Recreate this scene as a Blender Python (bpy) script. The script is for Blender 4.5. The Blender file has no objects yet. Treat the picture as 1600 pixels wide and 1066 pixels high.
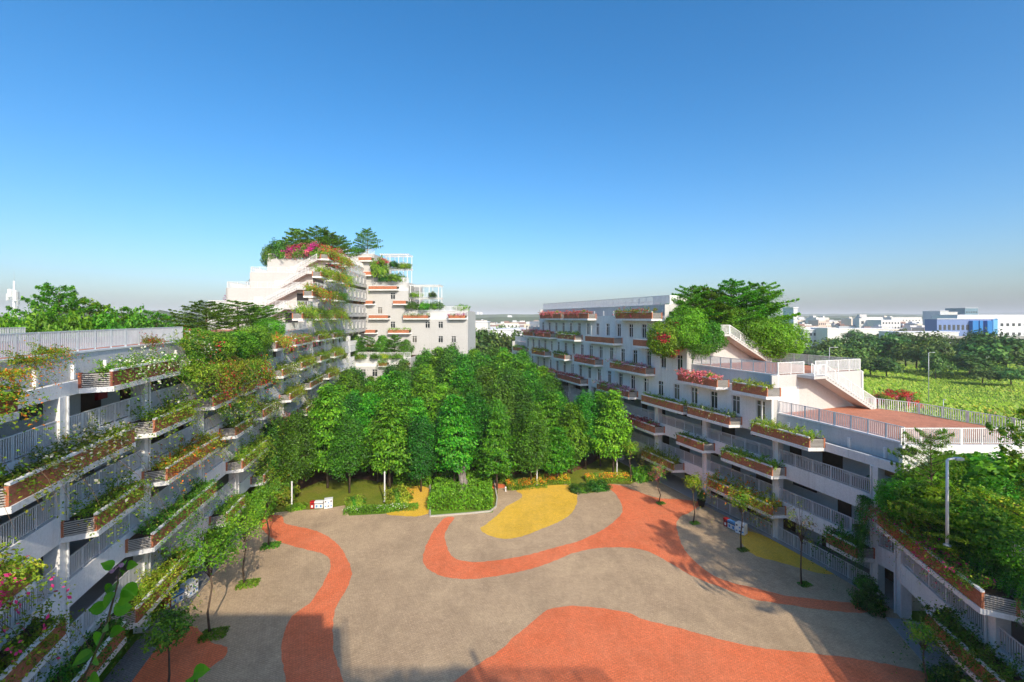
import bpy, math, random
import numpy as np
from mathutils import Vector, Matrix

# ------------------------------------------------------------------ camera, sky, sun, exposure
scene = bpy.context.scene
COL = scene.collection
CAM_H, FPX, HORIZ, CX = 19.6, 700.0, 497.0, 800.0      # eye height, focal length / horizon / centre in photo pixels
cam_data = bpy.data.cameras.new('camera')
cam_data.sensor_width = 36.0
cam_data.lens = 36.0 * FPX / 1600.0
cam_data.shift_y = -36.0 / 1600.0
cam_data.clip_start = 0.1
cam_data.clip_end = 20000.0
cam = bpy.data.objects.new('camera', cam_data)
COL.objects.link(cam)
cam.location = (0, 0, CAM_H)
cam.rotation_euler = (math.radians(90), 0, 0)
scene.camera = cam

SUN_AZ, SUN_EL = math.radians(23.0), math.radians(34.0)   # light travels 23 degrees left of straight ahead
sun_dir = Vector((-math.sin(SUN_AZ) * math.cos(SUN_EL), math.cos(SUN_AZ) * math.cos(SUN_EL), -math.sin(SUN_EL)))
sl = bpy.data.lights.new('sun', 'SUN')
sl.energy = 2.25
sl.angle = math.radians(0.6)
sl.color = (1.0, 0.89, 0.72)
sun = bpy.data.objects.new('sun', sl)
COL.objects.link(sun)
sun.location = (60, -120, 120)
sun.rotation_euler = sun_dir.to_track_quat('-Z', 'Y').to_euler()

world = bpy.data.worlds.new('World')
scene.world = world
world.use_nodes = True
wn = world.node_tree
wn.nodes.clear()
sky = wn.nodes.new('ShaderNodeTexSky')
sky.sky_type = 'NISHITA'
sky.sun_disc = False
sky.sun_elevation = SUN_EL
sky.sun_rotation = math.pi - SUN_AZ
sky.altitude = 0
sky.air_density = 1.0
sky.dust_density = 2.4
sky.ozone_density = 4.5
bg = wn.nodes.new('ShaderNodeBackground')
bg.inputs['Strength'].default_value = 0.106
wo = wn.nodes.new('ShaderNodeOutputWorld')
hsv = wn.nodes.new('ShaderNodeHueSaturation')
hsv.inputs['Saturation'].default_value = 1.3
hsv.inputs['Hue'].default_value = 0.496
wn.links.new(sky.outputs[0], hsv.inputs['Color'])
wn.links.new(hsv.outputs[0], bg.inputs[0])
wn.links.new(bg.outputs[0], wo.inputs[0])

vs = scene.view_settings
vs.view_transform = 'Standard'
vs.look = 'None'
vs.exposure = 1.05
vs.gamma = 1.0
vs.use_curve_mapping = False
scene.render.engine = 'CYCLES'
cy = scene.cycles
cy.use_denoising = True
cy.max_bounces = 6
cy.diffuse_bounces = 4
cy.glossy_bounces = 2
cy.transmission_bounces = 3
cy.transparent_max_bounces = 6
cy.volume_bounces = 0
cy.use_adaptive_sampling = True
cy.adaptive_threshold = 0.02

random.seed(7)
RNG = np.random.default_rng(11)

# ------------------------------------------------------------------ helpers
def G(px, py, z=0.0):
    """place on a level surface at height z that the photograph shows at (px, py)"""
    y = (CAM_H - z) * FPX / (py - HORIZ)
    return ((px - CX) / FPX * y, y, z)

def D(px, y, z=0.0):
    """place at distance y in the direction of column px"""
    return ((px - CX) / FPX * y, y, z)

def tag(o, label=None, cat=None, group=None, kind=None):
    if label: o['label'] = label
    if cat: o['category'] = cat
    if group: o['group'] = group
    if kind: o['kind'] = kind
    return o

def empty(name, loc=(0, 0, 0), rz=0.0, label=None, cat=None, group=None):
    e = bpy.data.objects.new(name, None)
    e.empty_display_size = 0.3
    COL.objects.link(e)
    e.location = loc
    e.rotation_euler = (0, 0, rz)
    return tag(e, label, cat, group)

def link(name, me, parent=None, world_coords=True, kind=None):
    o = bpy.data.objects.new(name, me)
    COL.objects.link(o)
    if parent is not None:
        o.parent = parent
        if world_coords:
            r = parent
            m = Matrix.Identity(4)
            chain = []
            while r is not None:
                chain.append(r); r = r.parent
            for q in reversed(chain):
                if q.parent is not None:
                    m = m @ q.matrix_parent_inverse
                m = m @ Matrix.LocRotScale(q.location, q.rotation_euler, q.scale)
            o.matrix_parent_inverse = m.inverted()
    if kind: o['kind'] = kind
    return o

class MB:
    """collects shapes for one mesh"""
    def __init__(s):
        s.v, s.f, s.uv, s.mi, s.mats = [], [], [], [], []
    def mat(s, m):
        if m not in s.mats: s.mats.append(m)
        return s.mats.index(m)
    def quad(s, pts, uvs=None, m=None):
        n = len(s.v)
        s.v += [tuple(p) for p in pts]
        s.f.append(tuple(range(n, n + len(pts))))
        s.uv += list(uvs) if uvs else [(p[0] + p[1], p[2]) for p in pts]
        s.mi.append(s.mat(m) if m is not None else 0)
    def box(s, c, size, rz=0.0, m=None, tilt=None):
        hx, hy, hz = size[0] / 2, size[1] / 2, size[2] / 2
        ca, sa = math.cos(rz), math.sin(rz)
        def T(x, y, z):
            return (c[0] + x * ca - y * sa, c[1] + x * sa + y * ca, c[2] + z)
        X, Y, Z = hx, hy, hz
        for a, fn, uv in (
            (0, [(-X, -Y, -Z), (X, -Y, -Z), (X, -Y, Z), (-X, -Y, Z)], 'xz'),
            (1, [(X, Y, -Z), (-X, Y, -Z), (-X, Y, Z), (X, Y, Z)], 'xz'),
            (2, [(X, -Y, -Z), (X, Y, -Z), (X, Y, Z), (X, -Y, Z)], 'yz'),
            (3, [(-X, Y, -Z), (-X, -Y, -Z), (-X, -Y, Z), (-X, Y, Z)], 'yz'),
            (4, [(-X, -Y, Z), (X, -Y, Z), (X, Y, Z), (-X, Y, Z)], 'xy'),
            (5, [(-X, Y, -Z), (X, Y, -Z), (X, -Y, -Z), (-X, -Y, -Z)], 'xy')):
            u = [{'xz': (p[0] + c[0], p[2] + c[2]), 'yz': (p[1] + c[1], p[2] + c[2]), 'xy': (p[0] + c[0], p[1] + c[1])}[uv] for p in fn]
            s.quad([T(*p) for p in fn], u, m)
    def bar(s, a, b, w, h=None, m=None):
        """rectangular bar from a to b"""
        h = h or w
        a, b = Vector(a), Vector(b)
        d = (b - a)
        L = d.length
        if L < 1e-6: return
        d /= L
        up = Vector((0, 0, 1)) if abs(d.z) < 0.95 else Vector((0, 1, 0))
        x = d.cross(up).normalized() * (w / 2)
        y = x.cross(d).normalized() * (h / 2)
        q = [a - x - y, a + x - y, a + x + y, a - x + y]
        r = [p + (b - a) for p in q]
        for i in range(4):
            j = (i + 1) % 4
            s.quad([q[i], q[j], r[j], r[i]], [(0, 0), (w, 0), (w, L), (0, L)], m)
        s.quad(q[::-1], None, m); s.quad(r, None, m)
    def tube(s, pts, rad, n=6, m=None):
        """tapered tube through pts"""
        pts = [Vector(p) for p in pts]
        rings = []
        for i, p in enumerate(pts):
            d = (pts[min(i + 1, len(pts) - 1)] - pts[max(i - 1, 0)]).normalized()
            up = Vector((0, 0, 1)) if abs(d.z) < 0.9 else Vector((1, 0, 0))
            x = d.cross(up).normalized(); y = x.cross(d)
            r = rad[i] if hasattr(rad, '__len__') else rad
            base = len(s.v)
            for k in range(n):
                a = 2 * math.pi * k / n
                s.v.append(tuple(p + x * (r * math.cos(a)) + y * (r * math.sin(a))))
            rings.append(base)
        mi = s.mat(m) if m is not None else 0
        for i in range(len(rings) - 1):
            for k in range(n):
                k2 = (k + 1) % n
                s.f.append((rings[i] + k, rings[i] + k2, rings[i + 1] + k2, rings[i + 1] + k))
                s.uv += [(k / n, i), ((k + 1) / n, i), ((k + 1) / n, i + 1), (k / n, i + 1)]
                s.mi.append(mi)
        s.f.append(tuple(rings[-1] + k for k in range(n))); s.uv += [(0, 0)] * n; s.mi.append(mi)
        s.f.append(tuple(rings[0] + n - 1 - k for k in range(n))); s.uv += [(0, 0)] * n; s.mi.append(mi)
    def lathe(s, c, prof, n=12, m=None):
        mi = s.mat(m) if m is not None else 0
        b0 = len(s.v)
        for r, z in prof:
            for k in range(n):
                a = 2 * math.pi * k / n
                s.v.append((c[0] + r * math.cos(a), c[1] + r * math.sin(a), c[2] + z))
        for i in range(len(prof) - 1):
            for k in range(n):
                k2 = (k + 1) % n
                s.f.append((b0 + i * n + k, b0 + i * n + k2, b0 + (i + 1) * n + k2, b0 + (i + 1) * n + k))
                s.uv += [(k / n, i), ((k + 1) / n, i), ((k + 1) / n, i + 1), (k / n, i + 1)]
                s.mi.append(mi)
        s.f.append(tuple(b0 + (len(prof) - 1) * n + k for k in range(n))); s.uv += [(0, 0)] * n; s.mi.append(mi)
    def mesh(s, name, mat=None, smooth=False):
        me = bpy.data.meshes.new(name)
        me.from_pydata(s.v, [], s.f)
        uvl = me.uv_layers.new(name='UVMap')
        uvl.data.foreach_set('uv', [c for p in s.uv for c in p])
        mats = s.mats or [mat]
        for m in mats: me.materials.append(m)
        if s.mats: me.polygons.foreach_set('material_index', s.mi)
        if smooth: me.polygons.foreach_set('use_smooth', [True] * len(s.f))
        me.update()
        return me
    def build(s, name, mat=None, parent=None, smooth=False, kind=None, world_coords=True):
        return link(name, s.mesh(name, mat, smooth), parent, world_coords, kind)

def catmull(pts, step=0.5, closed=False):
    P = [Vector(p[:2]) for p in pts]
    out = []
    n = len(P)
    rng = n if closed else n - 1
    for i in range(rng):
        if closed:
            a, b, c, d = P[i - 1], P[i], P[(i + 1) % n], P[(i + 2) % n]
        else:
            a, b, c, d = P[max(i - 1, 0)], P[i], P[i + 1], P[min(i + 2, n - 1)]
        k = max(1, int((c - b).length / step))
        for j in range(k):
            t = j / k
            out.append(0.5 * ((2 * b) + (c - a) * t + (2 * a - 5 * b + 4 * c - d) * t * t + (3 * b - a - 3 * c + d) * t ** 3))
    if not closed: out.append(P[-1])
    return out

class Path:
    """facade line in plan; offsets are positive towards the courtyard"""
    def __init__(s, pts, side, smooth=True):
        s.p = catmull(pts, 0.5) if smooth else [Vector(q) for q in pts]
        s.c = [0.0]
        for a, b in zip(s.p, s.p[1:]): s.c.append(s.c[-1] + (b - a).length)
        s.L = s.c[-1]
        s.side = side
    def at(s, t):
        import bisect
        i = min(max(bisect.bisect_right(s.c, t) - 1, 0), len(s.p) - 2)
        d = s.p[i + 1] - s.p[i]
        L = d.length
        d = d / L
        # smooth tangent
        d2 = (s.p[min(i + 2, len(s.p) - 1)] - s.p[max(i - 1, 0)]).normalized()
        pos = s.p[i] + d * (t - s.c[i])
        n = Vector((d2.y, -d2.x)) * s.side
        return pos, d2, n
    def P(s, t, o=0.0, z=0.0):
        p, d, n = s.at(t)
        q = p + n * o
        return (q.x, q.y, z)
    def ang(s, t):
        p, d, n = s.at(t)
        return math.atan2(d.y, d.x)
    def spx(s, px, o=1.2):
        """distance along the facade where photo column px meets it"""
        k = (px - CX) / FPX
        prev = None
        t = -20.0
        best, bv = 0, 1e9
        while t < s.L + 12:
            p = s.P(t, o)
            if p[1] > 1.0:
                v = p[0] / p[1] - k
                if prev is not None and prev[1] * v <= 0:
                    return prev[0] + 0.25 * (prev[1] / (prev[1] - v) if prev[1] != v else 0)
                prev = (t, v)
            t += 0.25
        return s.L

def sweep(mb, path, s0, s1, o0, o1, z0, z1, step=1.6, m=None, ch0=0.0, ch1=0.0):
    """box swept along a path; ch0/ch1 shorten the outer edge at either end (splayed ends)"""
    k = max(1, int(math.ceil((s1 - s0) / step)))
    ss = [s0 + (s1 - s0) * i / k for i in range(k + 1)]
    def so(i):      # s on the outer edge
        a = (ss[i] - s0) / (s1 - s0)
        return s0 + ch0 + (s1 - s0 - ch0 - ch1) * a
    I0 = [path.P(t, o0) for t in ss]
    O0 = [path.P(so(i), o1) for i in range(k + 1)]
    def up(p, z): return (p[0], p[1], z)
    for i in range(k):
        a, b = ss[i], ss[i + 1]
        j = i + 1
        mb.quad([up(O0[i], z0), up(O0[j], z0), up(O0[j], z1), up(O0[i], z1)], [(a, z0), (b, z0), (b, z1), (a, z1)], m)
        mb.quad([up(I0[j], z0), up(I0[i], z0), up(I0[i], z1), up(I0[j], z1)], [(b, z0), (a, z0), (a, z1), (b, z1)], m)
        mb.quad([up(I0[i], z1), up(O0[i], z1), up(O0[j], z1), up(I0[j], z1)], [(a, o0), (a, o1), (b, o1), (b, o0)], m)
        mb.quad([up(O0[i], z0), up(I0[i], z0), up(I0[j], z0), up(O0[j], z0)], [(a, o1), (a, o0), (b, o0), (b, o1)], m)
    for i in (0, k):
        mb.quad([up(I0[i], z0), up(O0[i], z0), up(O0[i], z1), up(I0[i], z1)], [(o0, z0), (o1, z0), (o1, z1), (o0, z1)], m)

def flat(name, pts, z, mat, smooth=True, step=0.4, kind='structure'):
    """level sheet from an outline"""
    q = catmull(pts, step, True) if smooth else [Vector(p[:2]) for p in pts]
    if smooth: q = [p + Vector((random.uniform(-1, 1), random.uniform(-1, 1))) * 0.045 for p in q]      # whole pavers make a ragged edge
    from mathutils.geometry import tessellate_polygon
    v3 = [Vector((p.x, p.y, 0)) for p in q]
    tris = tessellate_polygon([v3])
    me = bpy.data.meshes.new(name)
    fs = []
    for t in tris:
        a, b, c = (v3[i] for i in t)
        fs.append(tuple(t) if (b - a).cross(c - a).z > 0 else tuple(reversed(t)))
    me.from_pydata([(p.x, p.y, z) for p in q], [], fs)
    me.materials.append(mat)
    me.update()
    return link(name, me, None, kind=kind)

def ordw(i):
    w = ['first', 'second', 'third', 'fourth', 'fifth', 'sixth', 'seventh', 'eighth', 'ninth', 'tenth', 'eleventh', 'twelfth',
         'thirteenth', 'fourteenth', 'fifteenth', 'sixteenth', 'seventeenth', 'eighteenth', 'nineteenth', 'twentieth']
    return w[i] if i < len(w) else '%d%s' % (i + 1, {1: 'st', 2: 'nd', 3: 'rd'}.get((i + 1) % 10, 'th'))

def relabel(objs, text, bands):
    """single out look-alikes by depth band and order from the left as seen from the eye point"""
    objs = sorted(objs, key=lambda o: o.location.y)
    n = len(objs); k = len(bands)
    for b in range(k):
        part = sorted(objs[b * n // k:(b + 1) * n // k], key=lambda o: o.location.x / max(o.location.y, 1))
        for i, o in enumerate(part): o['label'] = '%s, %s from the left %s' % (text, ordw(i), bands[b])
# ------------------------------------------------------------------ materials
class NT:
    def __init__(s, name):
        s.m = bpy.data.materials.new(name)
        s.m.use_nodes = True
        s.t = s.m.node_tree
        s.t.nodes.clear()
        s.out = s.t.nodes.new('ShaderNodeOutputMaterial')
    def n(s, typ, **kw):
        x = s.t.nodes.new(typ)
        for k, v in kw.items():
            if k in x.inputs: x.inputs[k].default_value = v
            else: setattr(x, k, v)
        return x
    def l(s, a, b): s.t.links.new(a, b)
    def rgb(s, c): return (c[0], c[1], c[2], 1.0)
    def ramp(s, fac, stops):
        r = s.n('ShaderNodeValToRGB')
        el = r.color_ramp.elements
        while len(el) < len(stops): el.new(0.5)
        for e, (p, c) in zip(el, stops):
            e.position = p; e.color = s.rgb(c) if hasattr(c, '__len__') else (c, c, c, 1)
        s.l(fac, r.inputs['Fac'])
        return r.outputs['Color']
    def noise(s, scale, detail=4.0, rough=0.6, coord=None, dim=None):
        x = s.n('ShaderNodeTexNoise')
        x.inputs['Scale'].default_value = scale
        x.inputs['Detail'].default_value = detail
        x.inputs['Roughness'].default_value = rough
        if coord is not None: s.l(coord, x.inputs['Vector'])
        return x.outputs['Fac']
    def pos(s): return s.n('ShaderNodeNewGeometry').outputs['Position']
    def obj(s): return s.n('ShaderNodeTexCoord').outputs['Object']
    def uvc(s): return s.n('ShaderNodeTexCoord').outputs['UV']
    def scl(s, vec, sc):
        x = s.n('ShaderNodeMapping')
        x.inputs['Scale'].default_value = sc
        s.l(vec, x.inputs['Vector'])
        return x.outputs['Vector']
    def mix(s, a, b, fac, mode='MIX'):
        x = s.n('ShaderNodeMix', data_type='RGBA', blend_type=mode)
        for ix, v in ((6, a), (7, b), (0, fac)):
            sock = x.inputs[ix]
            if isinstance(v, (int, float)): sock.default_value = v if ix == 0 else (v, v, v, 1)
            elif isinstance(v, tuple): sock.default_value = s.rgb(v)
            else: s.l(v, sock)
        return x.outputs[2]
    def bsdf(s, col, rough=0.8, spec=0.3, metal=0.0, bump=None, bstr=0.3, bdist=0.02):
        b = s.n('ShaderNodeBsdfPrincipled')
        if isinstance(col, tuple): b.inputs['Base Color'].default_value = s.rgb(col)
        else: s.l(col, b.inputs['Base Color'])
        if isinstance(rough, (int, float)): b.inputs['Roughness'].default_value = rough
        else: s.l(rough, b.inputs['Roughness'])
        b.inputs['Specular IOR Level'].default_value = spec
        b.inputs['Metallic'].default_value = metal
        if bump is not None:
            bm = s.n('ShaderNodeBump')
            bm.inputs['Strength'].default_value = bstr
            bm.inputs['Distance'].default_value = bdist
            s.l(bump, bm.inputs['Height'])
            s.l(bm.outputs['Normal'], b.inputs['Normal'])
        return b
    def done(s, sh):
        s.l(sh.outputs[0], s.out.inputs['Surface'])
        return s.m

def plaster(name, base, dirt, amount=0.5, streak=True):
    t = NT(name)
    p = t.pos()
    big = t.noise(0.35, 5, 0.65, p)
    st = t.noise(1.0, 4, 0.65, t.scl(p, (3.4, 3.4, 0.22)))      # rain streaks running down
    fine = t.noise(9, 3, 0.6, p)
    f1 = t.ramp(big, [(0.42, 0.0), (0.75, 1.0)])
    f2 = t.ramp(st, [(0.52, 0.0), (0.8, 1.0)])
    c = t.mix(base, dirt, t.mix(f1, f2, 0.6))
    c = t.mix(base, c, amount)
    c = t.mix(c, t.ramp(fine, [(0.3, 0.86), (0.7, 1.0)]), 1.0, 'MULTIPLY')
    return t.done(t.bsdf(c, 0.85, 0.2, bump=fine, bstr=0.15, bdist=0.01))

M = {}
M['white'] = plaster('white_plaster', (0.88, 0.87, 0.845), (0.56, 0.53, 0.48), 0.8)  # lighter copy, mainly for shaded walls; its colour lifts their shade
M['white_sunlit'] = plaster('white_plaster_sunlit', (0.56, 0.55, 0.53), (0.41, 0.395, 0.37), 0.55)  # same plaster toned down in colour for sunlit walls, against clipping
M['grey_wall'] = plaster('grey_render', (0.64, 0.64, 0.635), (0.42, 0.41, 0.40), 0.8)
M['concrete'] = plaster('concrete', (0.36, 0.35, 0.34), (0.22, 0.21, 0.2), 0.7)
M['inner'] = plaster('corridor_wall', (0.70, 0.70, 0.69), (0.56, 0.55, 0.53), 0.5)

def simple(name, col, rough=0.6, spec=0.3, metal=0.0, var=0.15, sc=3.0):
    t = NT(name)
    f = t.noise(sc, 3, 0.6, t.pos())
    c = t.mix(col, t.ramp(f, [(0.3, 1.0 - var), (0.7, 1.0)]), 1.0, 'MULTIPLY')
    return t.done(t.bsdf(c, rough, spec, metal))

M['rail'] = simple('white_painted_steel', (0.80, 0.80, 0.78), 0.4, 0.4, 0, 0.12)
M['rail_grey'] = simple('grey_painted_steel', (0.66, 0.67, 0.68), 0.45, 0.4, 0, 0.12)
M['door'] = simple('brown_door_wood', (0.085, 0.048, 0.028), 0.5, 0.3, 0, 0.35)
M['dark'] = simple('dark_interior', (0.03, 0.03, 0.032), 0.7, 0.2)
M['red_paint'] = simple('red_paint', (0.48, 0.02, 0.025), 0.4, 0.4)
M['blue_paint'] = simple('blue_paint', (0.10, 0.30, 0.62), 0.4, 0.4)
M['paper'] = simple('white_panel', (0.80, 0.80, 0.80), 0.5, 0.4, 0, 0.08)
M['black'] = simple('black_plastic', (0.018, 0.018, 0.02), 0.5, 0.4)
M['lamp_grey'] = simple('galvanised_steel', (0.55, 0.56, 0.57), 0.4, 0.5, 0.3)
M['pot'] = simple('dark_pot', (0.02, 0.018, 0.017), 0.6, 0.3)
M['slat'] = simple('louvre_slat', (0.50, 0.47, 0.43), 0.8, 0.2)
M['kerb'] = plaster('kerb_stone', (0.50, 0.47, 0.40), (0.3, 0.28, 0.24), 0.6)
M['bark'] = (lambda t: t.done(t.bsdf(t.ramp(t.noise(6, 5, 0.7, t.scl(t.obj(), (1, 1, 0.25))), [(0.3, (0.06, 0.04, 0.028)), (0.7, (0.17, 0.125, 0.09))]), 0.9, 0.1, bump=t.noise(9, 4, 0.7, t.scl(t.obj(), (1, 1, 0.2))), bstr=0.6, bdist=0.03)))(NT('bark'))
M['dead_bark'] = (lambda t: t.done(t.bsdf(t.ramp(t.noise(5, 5, 0.7, t.scl(t.obj(), (1, 1, 0.2))), [(0.3, (0.09, 0.075, 0.065)), (0.7, (0.34, 0.30, 0.27))]), 0.9, 0.1, bump=t.noise(7, 4, 0.7, t.scl(t.obj(), (1, 1, 0.2))), bstr=0.8, bdist=0.05)))(NT('dead_bark'))
M['soil'] = (lambda t: t.done(t.bsdf(t.ramp(t.noise(4, 5, 0.7, t.pos()), [(0.3, (0.045, 0.03, 0.02)), (0.7, (0.13, 0.085, 0.055))]), 0.95, 0.1)))(NT('planter_soil'))

def brick_mat(name, c1, c2, mortar, bw=0.24, bh=0.068, mort=0.012, bump=0.5, dirt=0.5):
    t = NT(name)
    b = t.n('ShaderNodeTexBrick')
    b.inputs['Color1'].default_value = t.rgb(c1)
    b.inputs['Color2'].default_value = t.rgb(c2)
    b.inputs['Mortar'].default_value = t.rgb(mortar)
    b.inputs['Scale'].default_value = 1.0
    b.inputs['Brick Width'].default_value = bw
    b.inputs['Row Height'].default_value = bh
    b.inputs['Mortar Size'].default_value = mort / 2
    b.inputs['Bias'].default_value = 0.0
    t.l(t.uvc(), b.inputs['Vector'])
    p = t.pos()
    f = t.ramp(t.noise(0.8, 5, 0.7, t.scl(p, (1, 1, 0.5))), [(0.45, 0.0), (0.72, 1.0)])
    c = t.mix(b.outputs['Color'], (0.10, 0.062, 0.05), t.mix(0.0, f, dirt))
    c = t.mix(c, t.ramp(t.noise(7, 3, 0.6, p), [(0.3, 0.75), (0.7, 1.1)]), 1.0, 'MULTIPLY')
    return t.done(t.bsdf(c, 0.9, 0.15, bump=b.outputs['Fac'], bstr=-bump, bdist=0.01))

M['brick'] = brick_mat('orange_brick', (0.58, 0.20, 0.095), (0.48, 0.145, 0.07), (0.42, 0.24, 0.15), dirt=0.35)
M['brick_dark'] = brick_mat('weathered_brick', (0.42, 0.13, 0.075), (0.32, 0.09, 0.055), (0.20, 0.11, 0.08), dirt=0.6)
M['tile_red'] = brick_mat('terracotta_roof_tile', (0.58, 0.24, 0.145), (0.51, 0.20, 0.12), (0.44, 0.26, 0.18), 0.4, 0.4, 0.02, 0.2, 0.25)

def paving(name, c1, c2, mortar, wear, wear_amt, stain=0.86):
    """herringbone-scale concrete pavers with tyre marks, sand and wear"""
    t = NT(name)
    p = t.pos()
    rot = t.n('ShaderNodeMapping')
    rot.inputs['Rotation'].default_value = (0, 0, 0.35)
    t.l(p, rot.inputs['Vector'])
    v = rot.outputs['Vector']
    b = t.n('ShaderNodeTexBrick')
    b.inputs['Color1'].default_value = t.rgb(c1)
    b.inputs['Color2'].default_value = t.rgb(c2)
    b.inputs['Mortar'].default_value = t.rgb(mortar)
    b.inputs['Scale'].default_value = 1.0
    b.inputs['Brick Width'].default_value = 0.225
    b.inputs['Row Height'].default_value = 0.112
    b.inputs['Mortar Size'].default_value = 0.010
    t.l(v, b.inputs['Vector'])
    n1 = t.ramp(t.noise(0.16, 6, 0.65, p), [(0.4, 0.0), (0.68, 1.0)])
    n2 = t.ramp(t.noise(0.9, 6, 0.7, p), [(0.45, 0.0), (0.75, 1.0)])
    n3 = t.noise(9.0, 3, 0.7, p)
    n4 = t.ramp(t.noise(0.34, 7, 0.72, t.scl(p, (1.0, 0.55, 1.0))), [(0.46, 0.0), (0.62, 1.0)])      # damp and rubber stains
    n5 = t.ramp(t.noise(2.6, 5, 0.75, p), [(0.3, 0.88), (0.7, 1.08)])
    c = t.mix(b.outputs['Color'], wear, t.mix(0.0, t.mix(n1, n2, 0.45), wear_amt))
    c = t.mix(c, t.mix(c, stain, 1.0, 'MULTIPLY'), n4)
    c = t.mix(c, n5, 1.0, 'MULTIPLY')
    c = t.mix(c, t.ramp(n3, [(0.25, 0.72), (0.75, 1.12)]), 1.0, 'MULTIPLY')
    return t.done(t.bsdf(c, 0.92, 0.15, bump=b.outputs['Fac'], bstr=-0.6, bdist=0.012))

M['pave'] = paving('grey_brown_pavers', (0.56, 0.405, 0.26), (0.48, 0.34, 0.21), (0.30, 0.215, 0.14), (0.68, 0.50, 0.31), 0.75)
M['pave_orange'] = paving('orange_pavers', (0.92, 0.235, 0.095), (0.85, 0.20, 0.08), (0.56, 0.16, 0.08), (0.82, 0.32, 0.17), 0.5, 0.86)
M['pave_yellow'] = paving('yellow_pavers', (0.92, 0.57, 0.05), (0.86, 0.51, 0.045), (0.55, 0.33, 0.05), (0.80, 0.54, 0.15), 0.5, 0.86)
M['pave_grey'] = paving('grey_apron_pavers', (0.26, 0.255, 0.25), (0.22, 0.215, 0.21), (0.15, 0.145, 0.14), (0.30, 0.29, 0.27), 0.5)

t = NT('lawn_grass')
p = t.pos()
n1 = t.noise(0.25, 6, 0.7, p); n2 = t.noise(6, 4, 0.7, p)
c = t.ramp(n1, [(0.3, (0.12, 0.19, 0.018)), (0.55, (0.21, 0.24, 0.028)), (0.75, (0.28, 0.22, 0.06))])
c = t.mix(c, t.ramp(n2, [(0.25, 0.55), (0.75, 1.2)]), 1.0, 'MULTIPLY')
M['lawn'] = t.done(t.bsdf(c, 0.95, 0.1, bump=n2, bstr=0.6, bdist=0.05))

t = NT('grove_earth')
p = t.pos()
c = t.ramp(t.noise(0.6, 6, 0.7, p), [(0.3, (0.10, 0.05, 0.028)), (0.6, (0.22, 0.11, 0.055)), (0.8, (0.12, 0.14, 0.03))])
c = t.mix(c, t.ramp(t.noise(8, 4, 0.7, p), [(0.25, 0.6), (0.75, 1.15)]), 1.0, 'MULTIPLY')
M['earth'] = t.done(t.bsdf(c, 0.95, 0.1))

t = NT('field_ground')
p = t.pos()
c = t.ramp(t.noise(0.02, 8, 0.65, p), [(0.35, (0.10, 0.19, 0.022)), (0.5, (0.16, 0.28, 0.026)), (0.62, (0.24, 0.28, 0.06)), (0.75, (0.12, 0.20, 0.03))])
c = t.mix(c, t.ramp(t.noise(0.5, 6, 0.75, p), [(0.25, 0.55), (0.75, 1.15)]), 1.0, 'MULTIPLY')
M['field'] = t.done(t.bsdf(c, 0.95, 0.1))

t = NT('hill_woods')
p = t.pos()
c = t.ramp(t.noise(0.02, 8, 0.75, p), [(0.35, (0.02, 0.04, 0.014)), (0.6, (0.05, 0.085, 0.022)), (0.75, (0.12, 0.12, 0.09))])
M['hill'] = t.done(t.bsdf(c, 0.95, 0.1))

t = NT('window_glass')
b = t.bsdf(t.ramp(t.n('ShaderNodeObjectInfo').outputs['Random'], [(0.0, (0.015, 0.018, 0.022)), (0.55, (0.03, 0.035, 0.04)), (0.62, (0.16, 0.16, 0.15)), (0.8, (0.05, 0.055, 0.06)), (1.0, (0.20, 0.18, 0.15))]), 0.1, 0.6)
M['glass'] = t.done(b)

def leaf(name, stops, trans=0.3, rough=0.45, hue=0.8, nsc=0.9):
    """leaf colours vary leaf by leaf and plant by plant; thin leaves pass some light"""
    t = NT(name)
    g = t.n('ShaderNodeNewGeometry')
    oi = t.n('ShaderNodeObjectInfo')
    c = t.ramp(g.outputs['Random Per Island'], stops)
    k = t.n('ShaderNodeMapRange')
    k.inputs['To Min'].default_value = 0.72; k.inputs['To Max'].default_value = 1.3
    t.l(oi.outputs['Random'], k.inputs['Value'])
    hs = t.n('ShaderNodeHueSaturation')
    h = t.n('ShaderNodeMapRange')
    h.inputs['To Min'].default_value = 0.5 - 0.035 * hue; h.inputs['To Max'].default_value = 0.5 + 0.03 * hue
    mul = t.n('ShaderNodeMath', operation='FRACT')
    m2 = t.n('ShaderNodeMath', operation='MULTIPLY'); m2.inputs[1].default_value = 7.31
    t.l(oi.outputs['Random'], m2.inputs[0]); t.l(m2.outputs[0], mul.inputs[0]); t.l(mul.outputs[0], h.inputs['Value'])
    t.l(h.outputs[0], hs.inputs['Hue']); t.l(k.outputs[0], hs.inputs['Value']); t.l(c, hs.inputs['Color'])
    nz = t.noise(nsc, 2, 0.6, t.obj())
    col = t.mix(hs.outputs['Color'], t.ramp(nz, [(0.32, 0.62), (0.5, 1.0), (0.7, 1.3)]), 1.0, 'MULTIPLY')
    b = t.bsdf(col, rough, 0.25)
    tr = t.n('ShaderNodeBsdfTranslucent')
    t.l(t.mix(col, (1.0, 1.0, 0.35), 1.0, 'MULTIPLY'), tr.inputs['Color'])
    mx = t.n('ShaderNodeMixShader'); mx.inputs[0].default_value = trans
    t.l(b.outputs[0], mx.inputs[1]); t.l(tr.outputs[0], mx.inputs[2])
    return t.done(mx)

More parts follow.
